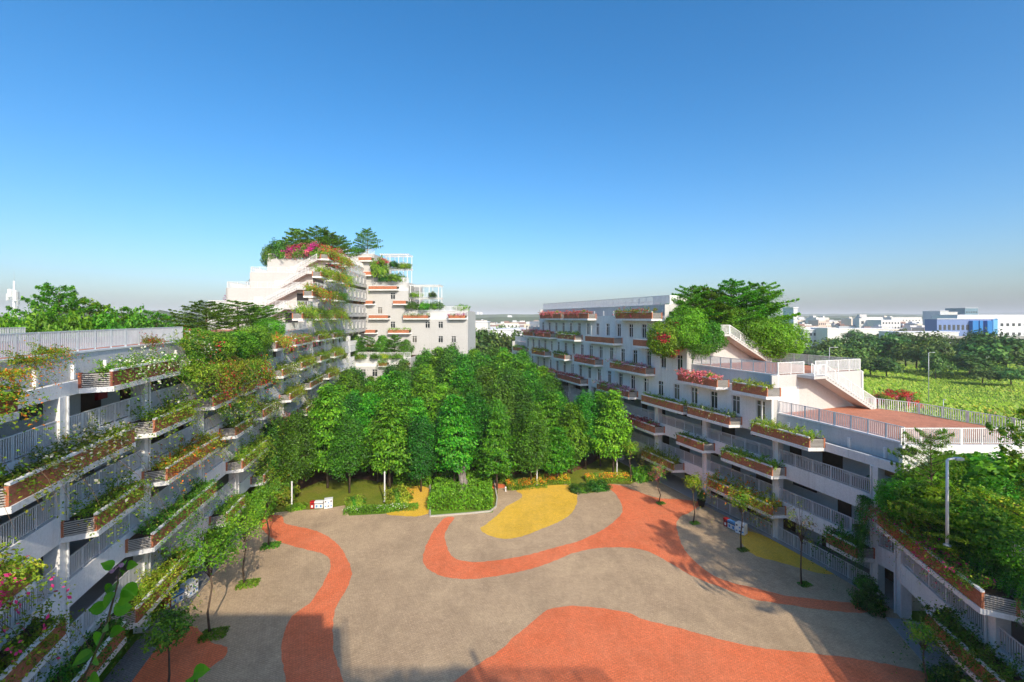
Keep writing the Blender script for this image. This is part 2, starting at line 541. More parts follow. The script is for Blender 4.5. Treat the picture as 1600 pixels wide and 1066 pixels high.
LF = {}
LF['bright'] = leaf('leaf_bright', [(0.0, (0.078, 0.247, 0.016)), (0.5, (0.169, 0.429, 0.023)), (1.0, (0.312, 0.546, 0.039))], 0.4)
LF['mid'] = leaf('leaf_mid', [(0.0, (0.054, 0.176, 0.016)), (0.6, (0.115, 0.317, 0.022)), (1.0, (0.203, 0.419, 0.034))], 0.36)
LF['dark'] = leaf('leaf_dark', [(0.0, (0.030, 0.108, 0.016)), (0.6, (0.061, 0.196, 0.020)), (1.0, (0.115, 0.270, 0.030))], 0.32)
LF['gbright'] = leaf('leaf_grove_bright', [(0.0, (0.045, 0.20, 0.010)), (0.5, (0.12, 0.38, 0.015)), (1.0, (0.25, 0.52, 0.03))], 0.22)
LF['gmid'] = leaf('leaf_grove_mid', [(0.0, (0.03, 0.14, 0.010)), (0.6, (0.075, 0.26, 0.014)), (1.0, (0.15, 0.38, 0.025))], 0.2)
LF['gdark'] = leaf('leaf_grove_dark', [(0.0, (0.025, 0.09, 0.012)), (0.6, (0.05, 0.165, 0.016)), (1.0, (0.10, 0.25, 0.025))], 0.18)
LF['fresh'] = leaf('leaf_fresh', [(0.0, (0.075, 0.250, 0.015)), (0.6, (0.138, 0.400, 0.019)), (1.0, (0.237, 0.500, 0.037))], 0.4)
LF['olive'] = leaf('leaf_yellow_green', [(0.0, (0.15, 0.27, 0.02)), (0.5, (0.30, 0.46, 0.03)), (0.9, (0.48, 0.54, 0.05)), (1.0, (0.46, 0.36, 0.09))], 0.45)
LF['bougain'] = leaf('leaf_bougainvillea', [(0.0, (0.08, 0.20, 0.016)), (0.5, (0.17, 0.36, 0.026)), (0.92, (0.30, 0.44, 0.04)), (1.0, (0.36, 0.27, 0.08))], 0.42)
LF['far'] = leaf('leaf_far_trees', [(0.0, (0.037, 0.093, 0.020)), (0.6, (0.085, 0.178, 0.031)), (1.0, (0.170, 0.255, 0.051))], 0.2, hue=1.0)
LF['grass'] = leaf('leaf_grass', [(0.0, (0.09, 0.24, 0.014)), (0.6, (0.16, 0.36, 0.022)), (1.0, (0.30, 0.40, 0.06))], 0.35)
LF['dry'] = leaf('leaf_dry_stem', [(0.0, (0.13, 0.07, 0.035)), (1.0, (0.26, 0.17, 0.08))], 0.2)
FLW = {}
for nm, c in (('orange', (0.85, 0.26, 0.03)), ('red', (0.70, 0.035, 0.035)), ('pink', (0.72, 0.05, 0.20)), ('white', (0.75, 0.74, 0.62)),
              ('magenta', (0.62, 0.03, 0.30)), ('rose', (0.62, 0.16, 0.20)), ('yellow', (0.82, 0.50, 0.03)), ('lilac', (0.50, 0.25, 0.38))):
    FLW[nm] = leaf('petal_' + nm, [(0.0, tuple(x * 0.75 for x in c)), (1.0, tuple(min(1, x * 1.15) for x in c))], 0.35, 0.6, 0.3)
# ------------------------------------------------------------------ the ground
def ZB(row): return 2.25 + (6 - row) * 3.4      # underside of a storey's edge band; row 6 lowest

g = MB()
g.quad([(-6000, -400, -0.05), (6000, -400, -0.05), (6000, 9000, -0.05), (-6000, 9000, -0.05)])
tag(g.build('ground', M['field']), kind='structure')
lawn = [(-34, 40), (-27, 41.5), (-22, 46.0), (30, 46), (26, 60), (14, 100), (-36, 100)]
flat('lawn', lawn, -0.03, M['lawn'], False)
flat('grove_earth', [G(455, 757), G(500, 752), G(545, 747), G(590, 752), G(620, 755), G(680, 748), G(760, 746), G(800, 742),
                     G(850, 735), G(880, 742), G(930, 720), G(935, 700), (8.5, 95), (-32, 95)], -0.02, M['earth'], True, 1.0)
court = [(-17, -6), (-18.5, 12), (-22.5, 29), (-25, 39), G(408, 815), G(413, 803), G(440, 800), G(470, 797), G(497, 796), G(520, 793), G(541, 789), G(545, 806),
         G(600, 803), G(630, 797), G(634, 762), G(670, 762), G(672, 808), G(770, 801), G(778, 770), G(776, 757), G(792, 756),
         G(800, 765), G(815, 768), G(845, 762), G(885, 757), G(897, 769), G(925, 770), G(948, 768), G(948, 756), G(985, 757), G(1000, 750),
         G(1040, 752), (23.0, 47), (25.5, 36), (25.8, 30), (21, 5), (20, -6)]
flat('courtyard_paving', court, 0.0, M['pave'], False)

ORANGE = {
 'a': [(408, 812), (413, 805), (440, 806), (446, 818), (480, 826), (505, 834), (525, 848), (540, 868), (549, 890), (548, 905), (540, 925), (527, 944), (521, 965),
       (520, 1000), (525, 1030), (545, 1090), (560, 1150), (455, 1150), (446, 1066), (440, 1020), (443, 990), (457, 962), (483, 943), (500, 920), (512, 898), (517, 882), (512, 870),
       (500, 864), (475, 858), (440, 848), (418, 835), (408, 825)],
 'b': [(300, 978), (330, 1003), (355, 1012), (354, 1024), (338, 1036), (310, 1056), (280, 1080), (200, 1140), (130, 1140), (188, 1062), (222, 1012), (262, 988)],
 'c': [(694, 810), (676, 832), (663, 860), (661, 875), (668, 888), (690, 900), (720, 905), (750, 904), (790, 898), (830, 889), (870, 875), (900, 863), (940, 856), (985, 856), (1012, 862),
       (1042, 877), (1084, 901), (1132, 920), (1180, 937), (1225, 944), (1279, 952), (1350, 958), (1358, 946), (1320, 941), (1279, 937), (1225, 930), (1180, 919), (1132, 907), (1099, 889), (1070, 859),
       (1060, 835), (1057, 820), (1063, 808), (1081, 799), (1096, 787), (1072, 781), (1027, 778), (991, 766), (970, 759), (947, 757), (964, 775), (973, 796), (964, 811),
       (940, 829), (905, 845), (870, 855), (830, 866), (790, 874), (750, 878), (720, 876), (705, 868), (697, 850), (695, 836), (701, 822), (710, 809)],
 'd': [(800, 998), (822, 980), (849, 957), (867, 950), (901, 947), (950, 952), (980, 957), (1010, 969), (1070, 984), (1137, 1002), (1197, 1014), (1269, 1021), (1332, 1029), (1405, 1042),
       (1462, 1062), (1500, 1150), (660, 1150), (719, 1059), (778, 1019)],
 'e': [(766, 756), (788, 757), (790, 762), (768, 763)],
}
for k, pts in ORANGE.items(): flat('orange_paving', [G(*p) for p in pts], 0.005, M['pave_orange'], True, 0.3)
YELLOW = {
 'a': [(750, 827), (760, 819), (780, 802), (792, 791), (812, 780), (816, 773), (808, 766), (845, 760), (885, 758), (897, 766), (902, 775), (900, 790), (890, 805), (870, 817), (845, 827),
       (820, 837), (795, 842), (770, 839)],
 'b': [(634, 763), (669, 763), (670, 798), (667, 803), (652, 807), (620, 806), (603, 803), (617, 799), (632, 795)],
 'c': [(1160, 830), (1156, 841), (1164, 856), (1182, 869), (1212, 877), (1250, 888), (1280, 896), (1310, 897), (1330, 893), (1280, 872), (1230, 850), (1195, 838), (1175, 831)],
}
for k, pts in YELLOW.items(): flat('yellow_paving', [G(*p) for p in pts], 0.005, M['pave_yellow'], True, 0.3)

# ------------------------------------------------------------------ building pieces
def railing(b, pts, h=1.05, mat=None, gap=0.13, post=1.6, name='railing', bw=0.04):
    mat = mat or M['rail']
    r, q = MB(), MB()
    pts = [Vector(p) for p in pts]
    if len(pts) > 1:       # keep clear of the neighbouring length
        pts[0] = pts[0] + (pts[1] - pts[0]).normalized() * 0.035
        pts[-1] = pts[-1] + (pts[-2] - pts[-1]).normalized() * 0.035
    for si, (a, c) in enumerate(zip(pts, pts[1:])):
        d = c - a
        L = math.hypot(d.x, d.y)
        if L < 0.05: continue
        up = Vector((0, 0, h))
        r.bar(a + up, c + up, 0.06, 0.05)
        lo = Vector((0, 0, 0.1))
        r.bar(a + lo, c + lo, 0.04, 0.035)
        k = max(1, round(L / post))
        for i in range(0 if si == 0 else 1, k + 1):
            p = a + d * (i / k)
            r.bar(p, p + up + Vector((0, 0, 0.02)), 0.055, 0.055)
        k = max(1, int(L / gap))
        for i in range(k):
            p = a + d * ((i + 0.37) / k)
            q.bar(p + lo, p + up, bw, bw)
    o = r.build(name, mat, b)
    if q.v: q.build('balusters', mat, o, kind='stuff')
    return o

def rail_path(b, path, s0, s1, o, z, h=1.05, mat=None, bay=None, gap=0.13, bw=0.042):
    bay = bay or (s1 - s0)
    n = max(1, round((s1 - s0) / bay))
    for i in range(n):
        a, c = s0 + (s1 - s0) * i / n, s0 + (s1 - s0) * (i + 1) / n
        k = max(1, math.ceil((c - a) / 1.6))
        railing(b, [path.P(a + (c - a) * j / k, o, z) for j in range(k + 1)], h, mat, gap, 1.7, bw=bw)

PL = []      # every planter, for planting
def planter(b, path, s0, s1, row, where, out=1.25, brick=None, slats=True, z=None, louv=(True, True)):
    z = ZB(row) if z is None else z
    brick = brick or M['brick']
    ch = 0.35
    m = MB()
    sweep(m, path, s0, s1, 0.012, out + 0.06, z - 0.006, z + 0.26, 1.2, None, ch, ch)
    root = m.build('planter', M['white'], b)
    m = MB(); sweep(m, path, s0 + ch, s1 - ch, out - 0.14, out + 0.03, z + 1.02, z + 1.12, 1.2)
    m.build('rim', M['white'], root)
    q = MB()
    sweep(q, path, s0 + ch + 0.02, s1 - ch - 0.02, out - 0.11, out, z + 0.26, z + 1.02, 1.2)
    q.build('brick_front', brick, root)
    q = MB()
    sweep(q, path, s0 + 0.12, s1 - 0.12, 0.02, out - 0.12, z + 0.5, z + 0.92, 1.2, None, ch, ch)
    q.build('soil', M['soil'], root)
    y = path.P(0.5 * (s0 + s1))[1]
    for e in (0, 1):
        if not louv[e]: continue
        si, so = (s0 + 0.05, s0 + ch + 0.05) if e == 0 else (s1 - 0.05, s1 - ch - 0.05)
        a, c = Vector(path.P(si, 0.06)), Vector(path.P(so, out - 0.07))
        for t in (a, c):       # brick piers either side of the louvre
            p = MB(); p.box((t.x, t.y, z + 0.26 + 0.38), (0.14, 0.14, 0.76), path.ang(si))
            p.build('brick_pier', brick, root)
        nl = 7
        if y < 52 and e == 0:
            me = None
            for k in range(nl):
                zz = z + 0.31 + k * 0.098
                p = MB(); p.bar((a.x, a.y, zz + 0.02), (c.x, c.y, zz + 0.02), 0.12, 0.045)
                p.build('slat', M['slat'], root)
        else:
            p = MB()
            for k in range(nl):
                zz = z + 0.33 + k * 0.098
                p.bar((a.x, a.y, zz), (c.x, c.y, zz), 0.12, 0.045)
            p.build('louvre', M['slat'], root, kind='stuff')
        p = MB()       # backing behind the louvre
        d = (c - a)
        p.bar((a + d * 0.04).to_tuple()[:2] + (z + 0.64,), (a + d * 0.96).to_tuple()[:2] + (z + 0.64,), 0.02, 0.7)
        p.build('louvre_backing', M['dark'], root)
    PL.append(dict(path=path, s0=s0, s1=s1, z=z, row=row, where=where, out=out))
    return root

def column(b, path, s, z0, z1, w=0.55, d=0.62, o=-0.27):
    m = MB()
    p = path.P(s, o)
    m.box((p[0], p[1], (z0 + z1) / 2), (w, d, z1 - z0), path.ang(s))
    c = m.build('column', M['white'], b)
    q = MB()
    p = path.P(s + 0.16, o + d / 2 + 0.07)
    q.tube([(p[0], p[1], z0), (p[0], p[1], z1)], 0.055, 6)
    q.build('downpipe', M['rail'], c)

def storey_open(b, path, s0, s1, row, cols, W=10.0, top=None, rail=True, doors=True):
    """edge band, floor, railing and rear corridor wall of an open gallery storey"""
    z = ZB(row)
    m = MB(); sweep(m, path, s0, s1, -0.2, 0.0, z, z + 1.3)
    m.build('edge_band', M['white'], b)
    m = MB(); sweep(m, path, s0, s1, -W, -0.2, z + 0.85, z + 1.2, 3)
    m.build('floor_slab', M['concrete'], b)
    top = top or z + 3.4 + 0.85
    m = MB(); sweep(m, path, s0, s1, -2.9, -2.7, z + 1.2, top, 2)
    w = m.build('corridor_wall', M['inner'], b)
    if rail:
        ss = [s0] + [c for c in cols if s0 + 0.4 < c < s1 - 0.4] + [s1]
        for a, c in zip(ss, ss[1:]):
            rail_path(b, path, a + 0.28, c - 0.28, -0.1, z + 1.3, 1.05, M['rail_grey'])
    if doors:
        t = s0 + 1.5
        i = row
        while t < s1 - 2:
            k = i % 3
            ww = (1.7, 1.1, 2.2)[k]
            d = MB(); sweep(d, path, t, t + ww, -2.72, -2.66, z + 1.2 + (0 if k != 2 else 0.9), z + 3.45, 1.2)
            d.build('door' if k != 2 else 'corridor_window', M['door'] if k != 2 else M['glass'], b)
            t += (3.6, 2.9, 4.3)[k]; i += 1

def wall_windows(b, path, s0, s1, z0, z1, wz0, wz1, spacing=2.6, ww=0.95, mat=None, skip=(), first=0.9, depth=0.2):
    """wall with real openings; windows stand back in them"""
    mat = mat or M['white']
    n = max(0, int((s1 - s0 - 2 * first + spacing * 0.5) / spacing) + 1) if s1 - s0 > 1.6 else 0
    cs = [s0 + first + ww / 2 + i * spacing for i in range(n)]
    cs = [c for i, c in enumerate(cs) if c + ww / 2 < s1 - 0.3 and i not in skip]
    m = MB()
    sweep(m, path, s0, s1, -depth, 0, z0, wz0); sweep(m, path, s0, s1, -depth, 0, wz1, z1)
    e = s0
    for c in cs + [None]:
        f = s1 if c is None else c - ww / 2
        sweep(m, path, e, f, -depth, 0, wz0, wz1)
        if c is not None: e = c + ww / 2
    w = m.build('wall', mat, b)
    for c in cs:
        a, d = Vector(path.P(c - ww / 2, -0.12)), Vector(path.P(c + ww / 2, -0.12))
        f = MB()
        h = wz1 - wz0
        for t in (0.03, 0.5, 0.97):
            p = a.lerp(d, t); f.bar((p.x, p.y, wz0), (p.x, p.y, wz1), 0.06, 0.06)
        for t in (0.03, 0.74, 0.98):
            f.bar((a.x, a.y, wz0 + h * t), (d.x, d.y, wz0 + h * t), 0.06, 0.055)
        w2 = f.build('window', M['rail'], b)
        g2 = MB(); sweep(g2, path, c - ww / 2, c + ww / 2, -0.19, -0.15, wz0, wz1)
        g2.build('pane', M['glass'], w2)
        g3 = MB(); sweep(g3, path, c - ww / 2 - 0.08, c + ww / 2 + 0.08, 0.003, 0.09, wz0 - 0.09, wz0 - 0.01)
        g3.build('sill', mat, w2)

def roof_edge(b, path, s0, s1, row, W=10.0, deck=None, rail=True, stubs=True, inset=0.7):
    """edge band, set-back grey upstand with outlet stubs, roof deck and railing"""
    z = ZB(row)
    m = MB(); sweep(m, path, s0, s1, -0.24, 0.0, z, z + 0.65)
    m.build('roof_band', M['white'], b)
    m = MB(); sweep(m, path, s0 + 0.24, s1 - 0.24, -W + 0.26, -0.24, z + 0.25, z + 0.6, 3)
    m.build('roof_slab', M['concrete'], b)
    m = MB(); sweep(m, path, s0, s1, -inset - 0.2, -inset, z + 0.6, z + 1.92)
    u = m.build('upstand', M['grey_wall'], b)
    m = MB(); sweep(m, path, s0, s1, -inset - 0.28, -inset + 0.06, z + 1.92, z + 2.02)
    m.build('coping', M['white'], u)
    if stubs:
        t = s0 + 1.2
        while t < s1 - 0.6:
            m = MB(); p = path.P(t, -inset + 0.07)
            m.box((p[0], p[1], z + 1.0), (0.16, 0.14, 0.75), path.ang(t))
            m.build('outlet_stub', M['white'], u)
            t += 2.6
    if deck:
        m = MB(); sweep(m, path, s0 + 0.24, s1 - 0.24, -W + 0.26, -inset - 0.285, z + 1.6, z + 1.95, 3)
        m.build('roof_deck', deck, b)
    if rail:
        rail_path(b, path, s0, s1, -inset - 0.1, z + 2.02, 1.05, M['rail'], 6.5)

def end_wall(b, path, s, o0, o1, z0, z1, mat=None, thick=0.22, name='end_wall'):
    p, d, n = path.at(s)
    a, c = Vector(path.P(s, o0)), Vector(path.P(s, o1))
    m = MB()
    m.bar((a.x, a.y, (z0 + z1) / 2), (c.x, c.y, (z0 + z1) / 2), thick, z1 - z0)
    return m.build(name, mat or M['white_sunlit'], b)

def stair(b, top, bot, width, side, n=18, joined=False, mat=None):
    """straight flight with stringers, treads and railings; side = level vector across the flight"""
    mat = mat or M['white_sunlit']
    top, bot, side = Vector(top), Vector(bot), Vector(side).normalized()
    m = MB()
    d = bot - top
    # sloping waist slab
    hs = side * (width / 2)
    th = Vector((0, 0, 0.22))
    A, B, Cc, Dd = top - hs, top + hs, bot + hs, bot - hs
    dn = Vector((0, 0, -0.12))
    tp = [A + dn, B + dn, Cc + dn, Dd + dn]
    bt = [p - th for p in tp]
    m.quad(tp); m.quad(bt[::-1])
    for i in range(4):
        j = (i + 1) % 4
        m.quad([bt[i], bt[j], tp[j], tp[i]])
    st = m.build('stair', mat, b)
    run = Vector((d.x, d.y, 0)) / n
    rise = -d.z / n
    ang = math.atan2(side.y, side.x)
    acc = MB() if joined else None
    for i in range(n):
        c = top + d * ((i + 0.5) / n)
        q = acc or MB()
        q.box((c.x, c.y, c.z - 0.02), (width, run.length * 1.02, rise * 1.0), ang)
        if not joined: q.build('tread', mat, st)
    if joined: acc.build('treads', mat, st, kind='stuff')
    for sgn in (-1, 1):
        o = side * (sgn * (width / 2 - 0.05))
        railing(st, [top + o, bot + o], 1.0, M['rail'], 0.16, 1.5, 'stair_railing', 0.04)
    return st

# ------------------------------------------------------------------ left wing and stepped tower
LP = Path([(-15.0, -6), (-16.6, 3), (-18.4, 12), (-20.0, 17.4), (-21.6, 22.5), (-23.2, 29), (-26, 42), (-29, 56), (-32.0, 72), (-33.2, 84), (-34, 98), (-34.5, 110)], 1)
def sY(path, y):
    lo, hi = 0.0, path.L
    for _ in range(40):
        mid = (lo + hi) / 2
        if path.P(mid)[1] < y: lo = mid
        else: hi = mid
    return lo
LW = empty('left_wing', LP.P(sY(LP, 40), -5, 0), 0, 'long white gallery building along the left side, planters overgrown with bougainvillea', 'building')
sT = {1: sY(LP, 72), 0: sY(LP, 77), -1: sY(LP, 84.5), -2: sY(LP, 91)}
sEnd = sY(LP, 108)
lcols = []
t = LP.spx(98, 0.0)
t -= 14.6
while t < sEnd: lcols.append(t); t += 7.3
s_left = 0.0
for c in lcols: column(LW, LP, c, -0.02, ZB(2) + 0.02)
for row in (3, 4, 5, 6):
    storey_open(LW, LP, s_left, sEnd, row, lcols, 10)
m = MB(); sweep(m, LP, s_left, sEnd, -2.9, -2.7, -0.04, ZB(6) + 0.85, 2); m.build('corridor_wall', M['inner'], LW)
t = 2.0; i = 0
while t < sEnd - 3:
    d = MB(); sweep(d, LP, t, t + 1.6, -2.72, -2.66, 0.0, 2.4, 1.2); d.build('door', M['door'], LW)
    t += 4.4; i += 1
sG0, sG1 = LP.spx(292, -0.5), LP.spx(424, -0.5)       # stretch of roof that is a garden
roof_edge(LW, LP, s_left, sG0, 2, 14, M['tile_red'])
roof_edge(LW, LP, sG0, sG1, 2, 14, M['soil'], rail=False, stubs=False)
roof_edge(LW, LP, sG1, sT[1], 2, 14, M['tile_red'], rail=True)
rail_path(LW, LP, s_left, sG0 + 4, -13.6, ZB(2) + 1.95, 1.05, M['rail'], 8)
# red fire cabinet and pipes on the top gallery
m = MB(); a = LP.spx(150, -2.6); sweep(m, LP, a, a + 0.9, -2.69, -2.5, ZB(3) + 2.1, ZB(3) + 2.9); m.build('fire_cabinet', M['red_paint'], LW)
apr = MB(); sweep(apr, LP, 2, sY(LP, 48), 0.02, 1.5, -0.04, 0.06, 1.5); tag(apr.build('apron', M['pave_grey']), kind='structure')

def PX(path, lst): return [(path.spx(a), path.spx(b)) for a, b in lst]
LPL = {2: [(-150, 35), (168, 283), (430, 452), (460, 488), (497, 516), (521, 536)],
       3: [(0, 214), (236, 305), (330, 372), (380, 400), (406, 424), (440, 462), (470, 492), (500, 516), (522, 537)],
       4: [(-120, 60), (143, 228), (256, 345), (366, 396), (410, 436), (452, 474), (484, 505), (513, 530)],
       5: [(-60, 108), (233, 340), (376, 419), (440, 462), (478, 500), (510, 528)],
       6: [(107, 200), (208, 300), (352, 384), (411, 432), (452, 480), (500, 520)]}
for row, lst in LPL.items():
    for a, c in PX(LP, lst):
        planter(LW, LP, a, c, row, 'left wing', brick=M['brick_dark'] if row == 2 else M['brick'])

TW = empty('stepped_tower', LP.P(sY(LP, 92), -9, 0), 0, 'tall stepped white terrace building with flowering trees on its top', 'building')
WT = 15.6
for row in (1, 0, -1, -2):
    s0 = sT[row]
    z = ZB(row)
    # storey wall below this roof, facing the courtyard
    wall_windows(TW, LP, s0, sEnd, ZB(row + 1) + (0.65 if row == 1 else 0.65), z, ZB(row + 1) + 1.5, ZB(row + 1) + 3.0, 2.7, 1.0, M['white_sunlit'])
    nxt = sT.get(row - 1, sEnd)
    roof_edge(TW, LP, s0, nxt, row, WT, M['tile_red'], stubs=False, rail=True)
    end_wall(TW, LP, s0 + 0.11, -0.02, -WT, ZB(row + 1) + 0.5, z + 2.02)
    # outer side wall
    m = MB(); sweep(m, LP, s0, sEnd, -WT, -WT + 0.25, ZB(row + 1) + 0.5, z + 2.0); m.build('wall', M['white_sunlit'], TW)
    railing(TW, [LP.P(s0 + 0.12, -0.8, z + 2.02), LP.P(s0 + 0.12, -WT + 0.1, z + 2.02)], 1.05, M['rail'], 0.2)
    railing(TW, [LP.P(s0 + 0.2, -WT + 0.15, z + 2.02), LP.P(nxt - 0.2, -WT + 0.15, z + 2.02)], 1.05, M['rail'], 0.2)
    # small opening and a loggia's shade as a dark panel, flat on the wall
    p, d, n = LP.at(s0)
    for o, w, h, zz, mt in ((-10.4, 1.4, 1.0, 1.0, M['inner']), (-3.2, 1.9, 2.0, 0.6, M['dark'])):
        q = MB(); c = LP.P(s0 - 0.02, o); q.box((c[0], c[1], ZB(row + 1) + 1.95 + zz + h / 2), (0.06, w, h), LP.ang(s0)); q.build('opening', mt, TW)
m = MB(); sweep(m, LP, sT[1], sEnd, -WT, -WT + 0.25, 0, ZB(2) + 0.5); m.build('wall', M['white_sunlit'], TW)
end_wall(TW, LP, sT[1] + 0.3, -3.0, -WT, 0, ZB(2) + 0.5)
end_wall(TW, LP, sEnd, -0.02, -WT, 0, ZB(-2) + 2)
def tstair(row_hi, px0, px1):
    s0 = sT[row_hi]
    zlo, zhi = ZB(row_hi + 1) + 1.97, ZB(row_hi) + 1.97
    def o_of(px):
        best = min(np.arange(-15.2, 0, 0.1), key=lambda o: abs((lambda p: p[0] / p[1] * FPX + CX - px)(LP.P(s0 - 0.8, float(o)))))
        return float(best)
    a, c = LP.P(s0 - 0.8, o_of(px1), zhi), LP.P(s0 - 0.8, o_of(px0), zlo)
    p, d, n = LP.at(s0)
    stair(TW, a, c, 1.35, (d.x, d.y, 0), 17, True)
    q = MB(); e = LP.P(s0 - 0.55, o_of(px1) + 0.75); q.box((e[0], e[1], zhi - 0.14), (1.6, 1.5, 0.26), LP.ang(s0)); q.build('landing', M['white_sunlit'], TW)
for r, a, c in ((1, 385, 446), (0, 403, 465), (-1, 428, 480), (-2, 450, 497)): tstair(r, a, c)
TPL = {1: [(471, 492), (499, 516), (522, 538)], 0: [(487, 503), (508, 522), (526, 540)], -1: [(500, 514), (519, 532), (535, 544)], -2: [(512, 523), (527, 536), (539, 547)]}
for row, lst in TPL.items():
    for a, c in PX(LP, lst): planter(TW, LP, a, max(c, a + 2.2), row, 'tower')
LO = Path([LP.P(sT[1] - 2 + 1.0 * k, -WT)[:2] for k in range(0, 26)], -1, False)
for y0, row in ((73.5, 1), (78.5, 0), (86, -1)):
    s = sY(LO, y0)
    planter(TW, LO, s, s + 3.4, row, 'tower outer edge', out=1.4)

# ------------------------------------------------------------------ rear wing across the far end
BP = Path([(-42, 106.5), (-30, 105.8), (-20, 105.2), (-9.6, 104.6)], 1)
RW = empty('rear_wing', (-24, 108, 0), 0, 'white building closing the far end of the courtyard, roof pergolas stepping down', 'building')
sb = lambda px: BP.spx(px, 0.0)
steps = [(sb(533), sb(584), -3), (sb(584), sb(638), -1), (sb(638), sb(731), 1)]
for s0, s1, r in steps:
    row = 5
    while row > r:
        wall_windows(RW, BP, s0, s1, ZB(row), ZB(row - 1), ZB(row) + 1.35, ZB(row) + 2.9, 3.1, 1.15, M['white_sunlit'], skip=(1,) if row % 2 else (0, 3))
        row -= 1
    m = MB(); sweep(m, BP, s0, s1, -0.2, 0, 0, ZB(5)); m.build('wall', M['white_sunlit'], RW)
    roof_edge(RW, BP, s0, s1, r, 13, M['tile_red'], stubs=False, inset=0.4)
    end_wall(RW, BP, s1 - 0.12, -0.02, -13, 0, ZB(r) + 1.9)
    end_wall(RW, BP, s0 + 0.12, -0.02, -13, 0, ZB(r) + 1.9)
for row, lst in {-3: [(557, 582)], -2: [(542, 583)], -1: [(573, 622)], 0: [(549, 584), (611, 636)], 1: [(573, 608), (627, 671), (698, 729)], 2: [(562, 588), (603, 641)], 3: [(570, 599)]}.items():
    for a, c in PX(BP, lst): planter(RW, BP, a, c, row, 'rear wing', out=1.0, louv=(False, False))
def pergola(s0, s1, z0, levels, h):
    root = None
    for lv in range(levels):
        m = MB()
        zz = z0 + lv * h
        ss = np.linspace(s0, s1, 4)
        for o in (-0.8, -4.5):
            for s in ss:
                p = BP.P(s, o); m.bar((p[0], p[1], zz), (p[0], p[1], zz + h), 0.14)
            a, c = BP.P(s0 - 0.3, o), BP.P(s1 + 0.3, o)
            m.bar((a[0], a[1], zz + h), (c[0], c[1], zz + h), 0.16, 0.24)
        for s in np.arange(s0 - 0.2, s1 + 0.3, 0.55):
            a, c = BP.P(s, -0.3), BP.P(s, -5); m.bar((a[0], a[1], zz + h + 0.18), (c[0], c[1], zz + h + 0.18), 0.07, 0.16)
        m.build('pergola', M['rail'], RW)
        rail_path(RW, BP, s0, s1, -0.55, zz + (0.02 if lv == 0 else 0.3), 1.0, M['rail'], gap=0.3)
pergola(sb(594), sb(635), ZB(-1) + 2.0, 2, 3.3)
pergola(sb(640), sb(684), ZB(1) + 2.0, 2, 3.0)
# low podium in front of the rear wing
PP = Path([(-36.5, 97.5), (-22, 97)], 1)
PD = empty('podium', (-29, 100, 0), 0, 'low white flat-roofed annex with brick planters half hidden behind the grove', 'building')
m = MB(); sweep(m, PP, 0, PP.L, -8, -7.8, 0, ZB(4)); m.build('wall', M['white_sunlit'], PD)
wall_windows(PD, PP, 0, PP.L, 0, ZB(4), ZB(4) - 2.2, ZB(4) - 0.6, 2.6, 1.2, M['white_sunlit'])
roof_edge(PD, PP, 0, PP.L, 4, 8, M['soil'], stubs=False, inset=0.3)
end_wall(PD, PP, PP.L - 0.12, -0.02, -8, 0, ZB(4) + 1.9)
planter(PD, PP, PP.spx(588), PP.spx(606), 4, 'podium', out=0.9, louv=(False, False))
planter(PD, PP, PP.spx(622), PP.spx(640), 4, 'podium', out=0.9, louv=(False, False))

# ------------------------------------------------------------------ right wing
RD = Vector((-0.36, 0.933)).normalized()
R0 = Vector((23.3, 40.2))
RPp = [(26.1, 30.2), (25.6, 32.6), (24.9, 35.2)] + [tuple(R0 + RD * k) for k in (0, 6, 14, 24, 36, 48, 58, 68)]
RP = Path(RPp, -1)
RG = empty('right_wing', (20, 60, 0), 0, 'white building along the right side with brick planters and stepped red roof terraces', 'building')
sE = sY(RP, 40.2)                    # first end wall with stair
sU = sY(RP, 50.0)                    # second end wall
sM = sY(RP, 53.4)                    # top block begins
sF = RP.spx(843, 0.0)
sF2 = RP.spx(822, 0.0)
sZ = RP.spx(800, 0.0)
WR = 12.0
rcols = [RP.spx(px, 0.0) for px in (1366, 1212, 1101, 1026, 968, 922, 890, 868)]
rcols = sorted(rcols)
for c in rcols: column(RG, RP, c, -0.02, ZB(4) + 0.02)
for row in (5, 6): storey_open(RG, RP, 0.25, sZ, row, rcols, 10.0)
# ground storey: rear wall and a railing along the front
m = MB(); sweep(m, RP, 0.25, sZ, -2.9, -2.7, -0.04, ZB(6) + 0.85, 2); m.build('corridor_wall', M['inner'], RG)
t = 2.0
while t < 40:
    d = MB(); sweep(d, RP, t, t + 1.7, -2.72, -2.66, 0.02, 2.3, 1.2); d.build('door', M['door'], RG); t += 4.1
for a, c in zip(rcols, rcols[1:]):
    if RP.P(a)[1] < 46: rail_path(RG, RP, a + 0.3, c - 0.3, 0.12, 0.06, 1.15, M['rail_grey'])
m = MB(); sweep(m, RP, 0.0, 48, -2.7, 0.5, -0.04, 0.055, 1.6); m.build('plinth', M['concrete'], RG)
